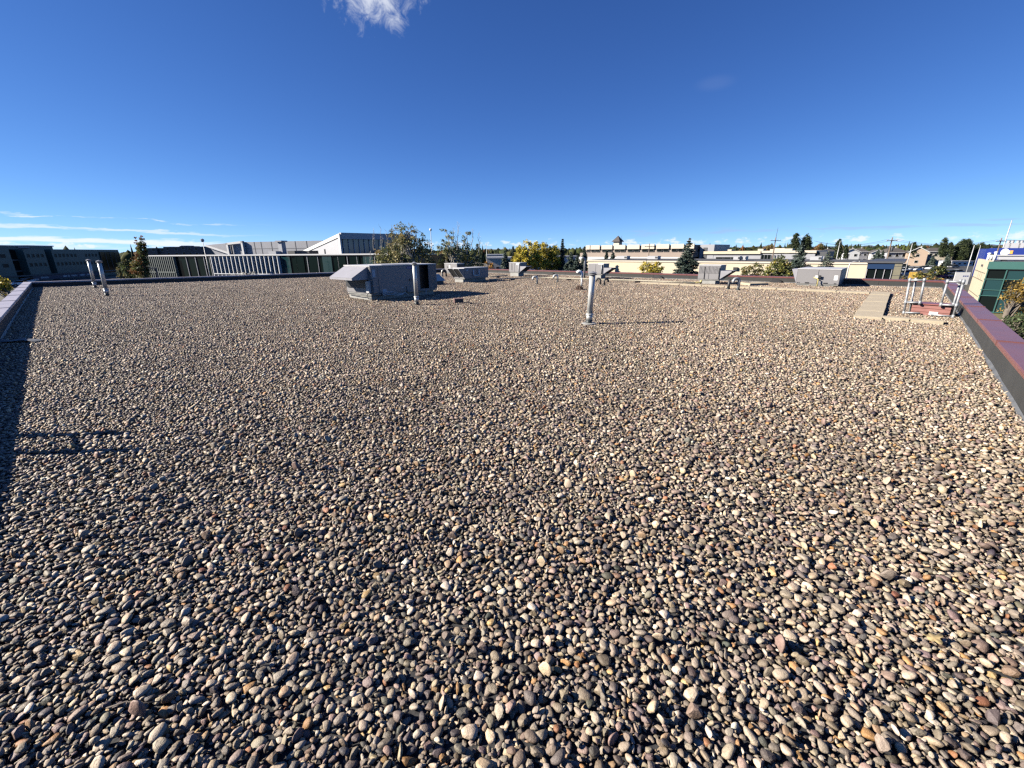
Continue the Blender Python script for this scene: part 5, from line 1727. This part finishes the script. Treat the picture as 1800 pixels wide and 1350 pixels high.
pole('pale lamp pole in front of the tan gabled house', 1604, 465, 428, 130, .13, m_steel, 0, 0, 'lamp_pole', 'lamp')
pole('pale lamp pole standing before the dark trees at right', 1713, 462, 431, 110, .12, m_steel, 0, 0, 'lamp_pole', 'lamp')
pole('thin pale lamp pole right of the dark trees', 1724, 452, 431, 130, .10, m_steel, 0, 0, 'lamp_pole', 'lamp')
pole('thin white mast rising left of the small distant sheds', 855, 455, 428, 140, .09, m_steel, 0, 0, 'lamp_pole', 'lamp')
pole('bare pole in front of the cream three storey building', 1142, 455, 428, 110, .13, m_wood, 1, 0, 'utility_pole')
pole('thin antenna mast above the cream three storey building', 1093, 430, 414, 200, .08, m_dgrey, 0, 0, 'antenna_mast', 'mast')
t, X, H = pole('tall slim antenna mast rising above the blue store', 1779, 440, 387, 140, .20, m_steel, 0, 0, 'antenna_mast', 'mast')
t, X, H = pole('pole with two round lamps rising between the leafy trees', 757, 440, 406, 75, .07, m_steel, 0, 0, 'lamp_pole', 'lamp')
MB().lathe([(.1, H), (.2, H + .1), (.2, H + .3), (.05, H + .42)], 0, 0, 12).build('lamp_head', m_white, t)
t, X, H = pole('pale sign post on the roof edge of the slate apartments', 356, 445, 424, 62, .06, m_steel, 0, 0, 'lamp_pole', 'lamp')
MB().lathe([(.1, H - .1), (.22, H), (.22, H + .25), (.05, H + .35)], 0, 0, 12).build('lamp_head', m_greyw, t)
# curved street lamp before the cream wall
p = ray(1488, 487); Y = 55
t = thing('street_lamp', 'pale curved street lamp in front of the cream wall', 'lamp', (p.x / p.y * Y, Y, GZ))
H = CAMZ + ray(1500, 459.5).z / ray(1500, 459.5).y * Y - GZ
MB().tube([(0, 0, 0), (0, 0, H - .6), (.1, 0, H - .2), (.4, -.2, H), (.9, -.4, H)], [.09, .07, .06, .05, .05], 10).build('pole', m_steel, t, smooth=True)
MB().box(.8, 1.3, -.5, -.3, H - .06, H + .06).build('lamp_head', m_steel, t)
# dark lamp on the forecourt of the glass building
p = ray(278, 487); Y = 50
t = thing('street_lamp', 'dark square armed lamp in front of the weathered fins', 'lamp', (p.x / p.y * Y, Y, GZ))
H = CAMZ + ray(278, 472.5).z / ray(278, 472.5).y * Y - GZ
MB().box(-.06, .06, -.06, .06, 0, H).build('pole', m_dgrey, t)
MB().box(-.75, .05, -.1, .1, H + .002, H + .12).build('lamp_head', m_dgrey, t)
# wires
m_wire = mat('wire', (.03, .03, .03), .6)
w = bpy.data.objects.new('overhead_wire', None)
col.objects.link(w)
tag(w, 'overhead wires strung between the wooden poles at right', 'wire')
for dz, dx in ((-.45, -1.05), (-.45, 1.05)):
    for (xa, ya, za), (xb, yb, zb) in ((((X1 + dx), 100, GZ + H1 + dz), ((X2 + dx), 100, GZ + H2 + dz)), (((X1 + dx), 100, GZ + H1 + dz), (X1 - 12, 108, GZ + H1 - .5)), ((X2 + dx, 100, GZ + H2 + dz), (X2 + 60, 85, GZ + H2))):
        MB().tube([(xa + (xb - xa) * k / 10, ya + (yb - ya) * k / 10, za + (zb - za) * k / 10 - 1.1 * (1 - (2 * k / 10 - 1) ** 2)) for k in range(11)], .022, 5).build('strand', m_wire, w)

# ================================================================ trees and shrubs
m_leaf = attr_mat('foliage', 'GEOMETRY', 'tint', .6, 0, 1, 0, transl=.28, spec=.3)
m_needle = attr_mat('needles', 'GEOMETRY', 'tint', .7, 0, 1, 0, transl=.10, spec=.2)
m_bark = mat('bark', (.14, .115, .09), .9, var=.35, scale=6)
m_pale_bark = mat('pale_bark', (.42, .39, .33), .85, var=.3, scale=6)
def leaf_mesh(name, C, size, tints, g, m, parent, aspect=.7, upright=0.0):
    """leaf-sized faces: one small bent quad for each centre"""
    n = len(C)
    a = g.normal(size=(n, 3)); a /= np.linalg.norm(a, axis=1)[:, None]
    b = g.normal(size=(n, 3)); b -= (b * a).sum(1)[:, None] * a; b /= np.linalg.norm(b, axis=1)[:, None]
    if upright:
        a[:, 2] *= 1 + upright; a /= np.linalg.norm(a, axis=1)[:, None]
    s = (size * g.uniform(.6, 1.35, n))[:, None]
    a, b = a * s, b * s * aspect
    Vv = np.stack([C - a, C + b * .9, C + a, C - b * .9], 1).reshape(-1, 3)
    F = np.arange(4 * n, dtype=np.int32)
    me = bpy.data.meshes.new(name)
    me.vertices.add(4 * n); me.vertices.foreach_set('co', Vv.ravel())
    me.loops.add(4 * n); me.loops.foreach_set('vertex_index', F)
    me.polygons.add(n); me.polygons.foreach_set('loop_start', np.arange(0, 4 * n, 4, dtype=np.int32))
    at = me.attributes.new('tint', 'FLOAT_COLOR', 'POINT')
    at.data.foreach_set('color', np.repeat(np.concatenate([tints, np.ones((n, 1))], 1), 4, 0).ravel().astype(np.float32))
    me.update()
    me.materials.append(m)
    o = bpy.data.objects.new(name, me)
    col.objects.link(o)
    o.parent = parent
    return o
GREEN = [(.11, .135, .04), (.16, .165, .048), (.075, .095, .032), (.19, .165, .05)]
OLIVE = [(.17, .17, .065), (.27, .23, .10), (.10, .11, .04), (.30, .22, .08)]
PALEG = [(.15, .17, .075), (.22, .22, .11), (.09, .11, .04), (.28, .26, .13)]
YELL = [(.58, .44, .05), (.50, .38, .04), (.64, .50, .08), (.38, .31, .045)]
YGREEN = [(.22, .20, .035), (.15, .16, .03), (.28, .22, .04)]
DARK = [(.045, .062, .03), (.062, .08, .038), (.034, .05, .026)]
RUST = [(.27, .12, .05), (.21, .10, .04), (.16, .11, .04)]
ORNG = [(.33, .15, .03), (.25, .13, .03), (.38, .2, .04)]
def tree(name, label, Y, lobes, pal, seed, leaf=.12, dens=1.0, bare=(), stems=None, gap=.5, group=None, cat='tree', bark=None, top_pal=None):
    """lobes: (px centre, py top, py bottom, px width) of the crown as seen; the crown is as deep as wide"""
    g = np.random.default_rng(seed)
    px = sum(l[0] for l in lobes) / len(lobes)
    b = ray(px, 470)
    X = b.x / b.y * Y
    t = thing(name, label, cat, (X, Y, GZ), 0, group)
    C, T = [], []
    pal = np.array(pal)
    tips = []
    for l in lobes:
        top, bot = aty(l[0], l[1], Y), aty(l[0], l[2], Y)
        w = l[3] / 781 * Y / 2
        c = np.array([(top.x + bot.x) / 2 - X, 0 + (l[4] if len(l) > 4 else 0), (top.z + bot.z) / 2 - GZ])
        hz = max(.3, (top.z - bot.z) / 2)
        ncl = max(6, int(22 * (w * hz) ** .75 * dens))
        for _ in range(ncl):
            while True:
                q = g.uniform(-1, 1, 3)
                if .15 < (q ** 2).sum() < 1:
                    break
            q = q * (q @ q) ** -.12
            taper = 1 - .45 * max(0, q[2]) ** 1.5
            cc = c + q * np.array([w * taper, w * taper, hz])
            r = g.uniform(.22, .5) * min(w, hz) * .75 + .06
            n = int(g.uniform(16, 44) * (r / .35) ** 1.1 * (.12 / leaf) ** 1.0 * .9) + 4
            pts = cc + g.normal(0, 1, (n, 3)) * r * np.array([.52, .52, .42])
            base = pal[g.integers(len(pal))] if top_pal is None or q[2] < .1 else np.array(top_pal)[g.integers(len(top_pal))]
            tn = np.clip(base * g.uniform(.75, 1.3) * g.uniform(.7, 1.35, (n, 1)), .008, .8)
            C.append(pts); T.append(tn)
            if g.random() < .35:
                tips.append(cc)
    C, T = np.concatenate(C), np.concatenate(T)
    zg = C[:, 2] > .15
    leaf_mesh('crown', C[zg], leaf, T[zg], g, m_leaf, t)
    # trunk and limbs
    zmin = min(aty(l[0], l[2], Y).z for l in lobes) - GZ
    ztop = max(aty(l[0], l[1], Y).z for l in lobes) - GZ
    mb = MB()
    fork = max(.3, zmin * .9 + .15 * ztop)
    rt = .017 * ztop + .02
    if stems is None:
        stems = [(0, 0)]
    for sx, sy in stems:
        mb.tube([(sx * .4, sy * .4, -.1), (sx * .6, sy * .6, fork * .5), (sx, sy, fork)], [rt * 1.25, rt, rt * .8], 8)
        for cc in tips[:26]:
            e = Vector(cc)
            s = Vector((sx, sy, fork * g.uniform(.7, 1.0)))
            if (e - s).length > .3 and e.z > s.z:
                mid_ = s.lerp(e, .5) + Vector((0, 0, .08 * (e - s).length))
                mb.tube([s, mid_, e], [rt * .42, rt * .24, rt * .07], 5, caps=False)
    mb.build('trunk', bark or m_bark, t, smooth=True)
    if bare:
        tw = MB()
        for (x, ytop, ybot) in bare:
            a, b_ = aty(x, ybot, Y), aty(x, ytop, Y)
            s = Vector((a.x - X, g.normal(0, .3), max(.5, a.z - GZ))); e = Vector((b_.x - X, g.normal(0, .3), b_.z - GZ))
            L = (e - s).length
            pts = [s.lerp(e, f) + Vector((g.normal(0, .03 * L), g.normal(0, .03 * L), 0)) for f in (0, .25, .5, .75, 1)]
            tw.tube(pts, [.045, .035, .025, .016, .006], 5, caps=False)
            for f in np.linspace(.25, .95, 12):
                q = s.lerp(e, f)
                k = L * g.uniform(.08, .26) * (1.1 - f * .6)
                an = g.uniform(0, 6.28)
                tw.tube([q, q + Vector((math.cos(an) * k * .5, math.sin(an) * k * .5, k * .45)), q + Vector((math.cos(an) * k * .75, math.sin(an) * k * .75, k))], [.014, .010, .004], 4, caps=False)
        tw.build('bare_twigs', bark or m_bark, t, smooth=True)
    return t
def spruce(label, px, ytop, ybot, wpx, Y, seed, pal=None, group='conifers', name='spruce_tree', leaf=.10, snag=.0):
    g = np.random.default_rng(seed)
    a, b = aty(px, ytop, Y), ray(px, ybot)
    X = a.x
    H = a.z - GZ
    zb = max(.4, CAMZ + b.z / b.y * Y - GZ)
    R = wpx / 781 * Y / 2
    R0 = R * H / max(.5, (H - zb)) if zb > H * .5 else R * 1.15
    R0 = min(max(R0, R * 1.2), H * .36)
    zlow = H * .06
    pal = np.array(pal or [(.05, .072, .058), (.07, .092, .075), (.038, .055, .043), (.09, .11, .09)])
    t = thing(name, label, 'tree', (X, Y, GZ), g.uniform(0, 6), group)
    C, T = [], []
    nl = int(H * 2.6) + 6
    br = MB()
    for k in range(nl):
        f = k / (nl - 1)
        z = zlow + (H * .985 - zlow) * f
        rr = R0 * (1 - f) ** .85 + .05
        nb = int(5 + 7 * (1 - f))
        for q in range(nb):
            an = g.uniform(0, 6.283)
            L = rr * g.uniform(.62, 1.12)
            n = max(8, int(62 * L))
            u = g.uniform(.12, 1, n) ** .8
            droop = -.28 * L * u + .12 * L * u ** 2.5
            sp = .20 * L * (1.15 - u) + .05
            p = np.stack([np.cos(an) * L * u, np.sin(an) * L * u, z + droop], 1) + g.normal(0, 1, (n, 3)) * np.stack([sp, sp, sp * .35], 1)
            C.append(p)
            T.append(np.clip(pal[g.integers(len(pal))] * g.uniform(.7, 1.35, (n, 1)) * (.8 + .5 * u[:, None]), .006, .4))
            if q % 2 == 0:
                br.tube([(0, 0, z), (math.cos(an) * L * .5, math.sin(an) * L * .5, z - .12 * L), (math.cos(an) * L * .95, math.sin(an) * L * .95, z - .18 * L)], [.03, .018, .006], 4, caps=False)
    C, T = np.concatenate(C), np.concatenate(T)
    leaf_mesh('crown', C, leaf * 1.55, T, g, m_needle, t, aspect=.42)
    br.tube([(0, 0, -.1), (0, 0, H * .5), (0, 0, H)], [.022 * H + .03, .012 * H + .02, .012], 8)
    br.build('trunk', m_bark, t, smooth=True)
    return t

tree('aspen_tree', 'tall olive green aspen clump behind the large rooftop unit', 48, [(701, 387, 450, 34), (730, 388, 450, 30), (715, 410, 475, 74), (748, 416, 470, 24), (682, 432, 478, 46), (738, 440, 480, 50), (700, 440, 490, 80)], OLIVE, 11, .09, .66,
     bare=[(668, 398, 455), (680, 404, 460), (657, 402, 440), (690, 395, 450), (650, 440, 462)], stems=[(-.9, 0), (.3, .3), (1.3, -.2)], bark=m_pale_bark, top_pal=OLIVE + PALEG[:2] + GREEN[:2])
tree('aspen_tree', 'sparse pale leaved aspen right of the large rooftop unit', 50, [(782, 391, 440, 14), (794, 408, 455, 26), (823, 398, 440, 12), (812, 412, 455, 26), (840, 426, 470, 20), (806, 432, 476, 74), (778, 425, 470, 22), (835, 445, 478, 34)], PALEG[:3] + GREEN, 12, .09, .62,
     bare=[(805, 390, 440), (797, 400, 440), (830, 402, 440), (842, 408, 445)], stems=[(-.5, 0), (.8, .2)], bark=m_pale_bark, top_pal=PALEG)
tree('poplar_tree', 'twin spired columnar tree, rusty above and green below, left of the glass building', 55, [(241, 416, 446, 6), (250.5, 414, 438, 8), (250.5, 422, 452, 12), (249, 434, 466, 17), (248, 448, 482, 22), (248, 462, 500, 27)], GREEN, 13, .085, 3.2, top_pal=RUST + GREEN[:1])
tree('ash_tree', 'small dark tree between the teal office and the columnar tree', 95, [(226, 455, 492, 22), (233, 462, 492, 16)], DARK + GREEN, 14, .15, 1.2)
tree('maple_tree', 'small dark tree reflected by the teal office corner', 150, [(214, 463, 492, 14)], DARK + OLIVE, 114, .2, 1.2)
tree('birch_tree', 'bright yellow tree beyond the left parapet at the frame edge', 42, [(-6, 484, 520, 30), (6, 487, 512, 18), (-2, 495, 522, 34)], YELL, 15, .10, 1.2)
for k, (lobes, lab) in enumerate((([(929, 418, 470, 24), (915, 432, 472, 26), (922, 440, 476, 34)], 'golden yellow birch, leftmost of three behind the small unit'),
                                  ([(943, 420, 472, 20), (944, 440, 476, 34)], 'golden yellow birch in the middle of three'),
                                  ([(957, 424, 472, 22), (974, 431, 474, 28), (966, 440, 476, 36)], 'greenish yellow birch, rightmost of three'))):
    tree('birch_tree', lab, 84 + 2 * k, lobes, YELL if k < 2 else YELL + YGREEN, 20 + k, .14, 1.0, group='yellow birches', bark=m_pale_bark)
tree('birch_bush', 'yellow bush in front of the long cream wall', 66, [(1137, 462, 482, 24), (1155, 461, 482, 24), (1146, 466, 486, 40)], YELL + YGREEN[:1], 30, .12, 1.4, cat='bush')
tree('willow_bush', 'loose green bush before the cream wall right of the ribbed unit', 58, [(1313, 466, 486, 18), (1330, 462, 486, 20), (1320, 472, 490, 34)], GREEN + OLIVE, 31, .10, 1.1, cat='bush')
tree('willow_tree', 'light green willow before the cream wall left of the broad unit', 56, [(1372, 449, 478, 26), (1362, 460, 486, 26), (1381, 458, 486, 24), (1350, 470, 488, 18), (1370, 466, 490, 44)], GREEN + YGREEN + PALEG[:1], 32, .10, 1.25)
tree('shrub', 'orange autumn shrub left of the dark conifers', 70, [(855, 460, 476, 10), (863, 462, 476, 12)], ORNG, 33, .12, 1.4, cat='bush')
tree('shrub', 'yellowish bush right of the yellow enclosure', 95, [(1614, 478, 494, 18), (1626, 480, 494, 20)], YGREEN + OLIVE, 34, .16, 1.3, cat='bush')
tree('shrub', 'low orange bush at the lot edge behind the far corner', 85, [(1642, 486, 496, 24), (1632, 488, 496, 14)], ORNG + OLIVE, 35, .14, 1.2, cat='bush')
tree('shrub', 'dark reddish bush left of the yellow enclosure', 90, [(1583, 484, 494, 18)], RUST + DARK, 36, .14, 1.2, cat='bush')
tree('shrub', 'dark green bush among the parked cars', 125, [(1645, 468, 484, 20), (1657, 470, 482, 16)], DARK + GREEN, 37, .2, 1.3, cat='bush')
tree('larch_tree', 'golden feathery tree before the green glass office', 24, [(1790, 494, 535, 40), (1806, 486, 540, 44), (1775, 508, 528, 22), (1815, 500, 560, 60)], [(.30, .19, .045), (.38, .25, .06), (.22, .15, .04)], 38, .055, 1.6)
spruce('big spruce standing over the low cream building left of the ribbed unit', 1213, 418, 484, 46, 62, 40, leaf=.11)
spruce('tall spruce behind the broad rooftop unit', 1411, 426, 476, 50, 60, 41, leaf=.11)
spruce('pale open spruce right of the broad unit', 1458, 441, 476, 36, 58, 42, pal=[(.09, .11, .085), (.06, .08, .06), (.12, .13, .10)], leaf=.09)
spruce('narrow dark spruce right of the yellow birches', 989, 420, 476, 20, 88, 43, leaf=.14)
spruce('dark spruce left of the cream three storey building', 1028, 434, 476, 22, 95, 44, leaf=.15)
spruce('broad dark spruce below the white shed', 1004, 443, 478, 36, 80, 45, leaf=.14)
spruce('dark spruce between the yellow birches and white shed', 1016, 449, 480, 30, 74, 46, leaf=.13)
spruce('short spruce before the middle of the cream three storey building', 1078, 444, 462, 12, 110, 47, leaf=.17)
spruce('thin spruce before the cream three storey building', 1067, 440, 462, 8, 112, 48, leaf=.17)
spruce('spruce left of the yellow birches, taller', 902, 433, 475, 16, 95, 49, leaf=.15)
spruce('spruce left of the yellow birches, broader', 888, 441, 477, 24, 80, 50, leaf=.13)
spruce('dark spruce in front of the small white house', 1545, 438, 462, 22, 190, 51, leaf=.17)
spruce('dark spruce before the long cream house, left', 1641, 449, 470, 16, 190, 52, leaf=.17)
spruce('dark spruce before the long cream house, right', 1668, 447, 472, 20, 190, 53, leaf=.17)
spruce('spruce beside the utility pole with transformer', 1553, 440, 460, 16, 195, 54, leaf=.17)
# juniper below the right parapet
tree('juniper_bush', 'dense green juniper below the right parapet', 17.5, [(1800, 545, 600, 60), (1785, 552, 585, 34), (1830, 545, 620, 80)], [(.05, .075, .03), (.075, .10, .04), (.035, .05, .022)], 39, .05, 1.5, cat='bush')
# columnar poplars on the skyline
for k, (x, yt, yb, w, Y, lab) in enumerate(((1398, 409, 442, 13, 150, 'leaning dark poplar left of the spruce on the skyline'), (1417, 412, 442, 15, 150, 'dark poplar right behind the tall spruce'),
                                            (1474, 420, 444, 9, 200, 'narrow poplar behind the slender lamp pole'), (1487, 430, 444, 6, 210, 'small poplar right of the slender lamp pole'),
                                            (1605, 425, 444, 10, 215, 'poplar behind the tan gabled house'), (1659, 418, 440, 10, 210, 'slim poplar above the long cream house'),
                                            (1670, 426, 442, 8, 215, 'short poplar above the long cream house'), (1688, 421, 465, 18, 215, 'dark cypress clump right of the houses, left part'),
                                            (1697, 420, 465, 16, 217, 'dark cypress clump right of the houses, right part'), (1708, 430, 466, 16, 220, 'dark tree beside the cypress clump'),
                                            (1722, 426, 462, 14, 222, 'dark tree behind the thin lamp pole'), (1441, 428, 444, 12, 230, 'rusty tree on the skyline above the white edged office'),
                                            (1352, 431, 442, 18, 260, 'brown tree on the skyline left of the poplars'), (1771, 428, 440, 10, 170, 'small dark tree behind the blue store'))):
    tree('poplar_tree', lab, Y, [(x, yt, yb, w), (x, yt + (yb - yt) * .45, yb + 12, w * 1.2)], (RUST + OLIVE) if 'rusty' in lab or 'brown' in lab else DARK + GREEN[2:3], 60 + k, .17, 2.2, group='skyline poplars')
# plants along the foot of the glass building: pale grass heads
tree('ornamental_grass', 'white seed heads at the foot of the white fins', 44, [(418, 480, 486, 30), (444, 481, 486, 20)], [(.55, .52, .46), (.4, .38, .32)], 80, .06, 1.6, cat='grass')

# ---------------------------------------------------------------- far woodland: one mass along the horizon
g = np.random.default_rng(5)
vv, ff, tt = [], [], []
bmw = bmesh.new()
bmesh.ops.create_icosphere(bmw, subdivisions=1, radius=1)
bv = np.array([v.co[:] for v in bmw.verts]); bf = np.array([[v.index for v in f.verts] for f in bmw.faces])
bmw.free()
o_ = 0
WV, WF, WT = [], [], []
for k in range(5200):
    an = math.radians(g.uniform(-64, 64))
    r = 330 * math.exp(g.uniform(0, 2.2))
    if r * math.cos(an) < 270:
        continue
    hgt = g.uniform(5, 10.5) * (1 + .00018 * r)
    w = hgt * g.uniform(.22, .5)
    con = g.random() < .35
    p = bv * np.array([w, w, hgt * .5]) * (1 + .28 * g.normal(size=(len(bv), 1)))
    if con:
        f = np.clip((p[:, 2:3] / (hgt * .5) + 1) / 2, 0, 1)
        p[:, :2] *= (1.25 - 1.15 * f) * .7
        p[:, 2] *= 1.15
    p = p + np.array([r * math.sin(an), r * math.cos(an), GZ + hgt * .5])
    base = np.array([DARK, GREEN[:3], OLIVE[:3], RUST][g.choice(4, p=[.55, .2, .18, .07])][g.integers(3)]) * g.uniform(.26, .5)
    WV.append(p); WF.append(bf + o_); o_ += len(bv)
    WT.append(base * g.uniform(.7, 1.3, (len(bv), 1)))
WV, WF, WT = np.concatenate(WV), np.concatenate(WF), np.concatenate(WT)
me = bpy.data.meshes.new('far_woodland')
me.vertices.add(len(WV)); me.vertices.foreach_set('co', WV.ravel())
me.loops.add(WF.size); me.loops.foreach_set('vertex_index', WF.ravel().astype(np.int32))
me.polygons.add(len(WF)); me.polygons.foreach_set('loop_start', np.arange(0, WF.size, 3, dtype=np.int32))
at = me.attributes.new('tint', 'FLOAT_COLOR', 'POINT')
at.data.foreach_set('color', np.concatenate([WT, np.ones((len(WT), 1))], 1).ravel().astype(np.float32))
me.update()
me.materials.append(attr_mat('woodland', 'GEOMETRY', 'tint', .9, 0, 1, 0, spec=.1))
o = bpy.data.objects.new('far_woodland', me)
col.objects.link(o)
tag(o, 'dark band of distant trees along the whole horizon', 'woodland', kind='stuff')

# ---------------------------------------------------------------- distant mountains
m_mtn = bpy.data.materials.new('mountain')
m_mtn.use_nodes = True
nt = m_mtn.node_tree
ge = nt.nodes.new('ShaderNodeNewGeometry'); sx = nt.nodes.new('ShaderNodeSeparateXYZ'); nz = nt.nodes.new('ShaderNodeTexNoise')
nz.inputs['Scale'].default_value = .0035; nz.inputs['Detail'].default_value = 6
nt.links.new(ge.outputs['Position'], nz.inputs['Vector']); nt.links.new(ge.outputs['Position'], sx.inputs[0])
ma = nt.nodes.new('ShaderNodeMath'); ma.operation = 'MULTIPLY_ADD'; ma.inputs[1].default_value = 140.0
nt.links.new(nz.outputs['Fac'], ma.inputs[0]); nt.links.new(sx.outputs[2], ma.inputs[2])
mr = nt.nodes.new('ShaderNodeMapRange'); mr.inputs[1].default_value, mr.inputs[2].default_value = 128, 150
nt.links.new(ma.outputs[0], mr.inputs[0])
mx = nt.nodes.new('ShaderNodeMix'); mx.data_type = 'RGBA'
mx.inputs[6].default_value = (.06, .075, .085, 1); mx.inputs[7].default_value = (.75, .77, .8, 1)
nt.links.new(mr.outputs[0], mx.inputs['Factor']); nt.links.new(mx.outputs[2], nt.nodes['Principled BSDF'].inputs['Base Color'])
nt.nodes['Principled BSDF'].inputs['Roughness'].default_value = 1.0
vs, fs = [], []
NA, NB = 420, 9
for i in range(NA + 1):
    an = math.radians(-14 + 64 * i / NA)
    edge = min(1, (i / NA) / .12) * min(1, (1 - i / NA) / .03 + .5)
    hh = edge * (52 + 40 * (mnoise.noise(Vector((i * .045, 0, 1.5))) + .5 * mnoise.noise(Vector((i * .13, 0, 4))) + .3 * mnoise.noise(Vector((i * .37, 0, 7)))))
    for j in range(NB):
        f = j / (NB - 1)
        r = 12000 + 2600 * f
        z = hh * math.sin(math.pi * min(1, f * 1.0)) ** .8 * (1 + .35 * mnoise.noise(Vector((i * .2, j * .9, 3)))) if 0 < j < NB - 1 else 0
        vs.append((r * math.sin(an), r * math.cos(an), GZ + z - (5 if z == 0 else 0)))
for i in range(NA):
    for j in range(NB - 1):
        fs.append((i * NB + j, (i + 1) * NB + j, (i + 1) * NB + j + 1, i * NB + j + 1))
o = MB().add(vs, fs).build('mountains', m_mtn, smooth=True)
tag(o, kind='structure')
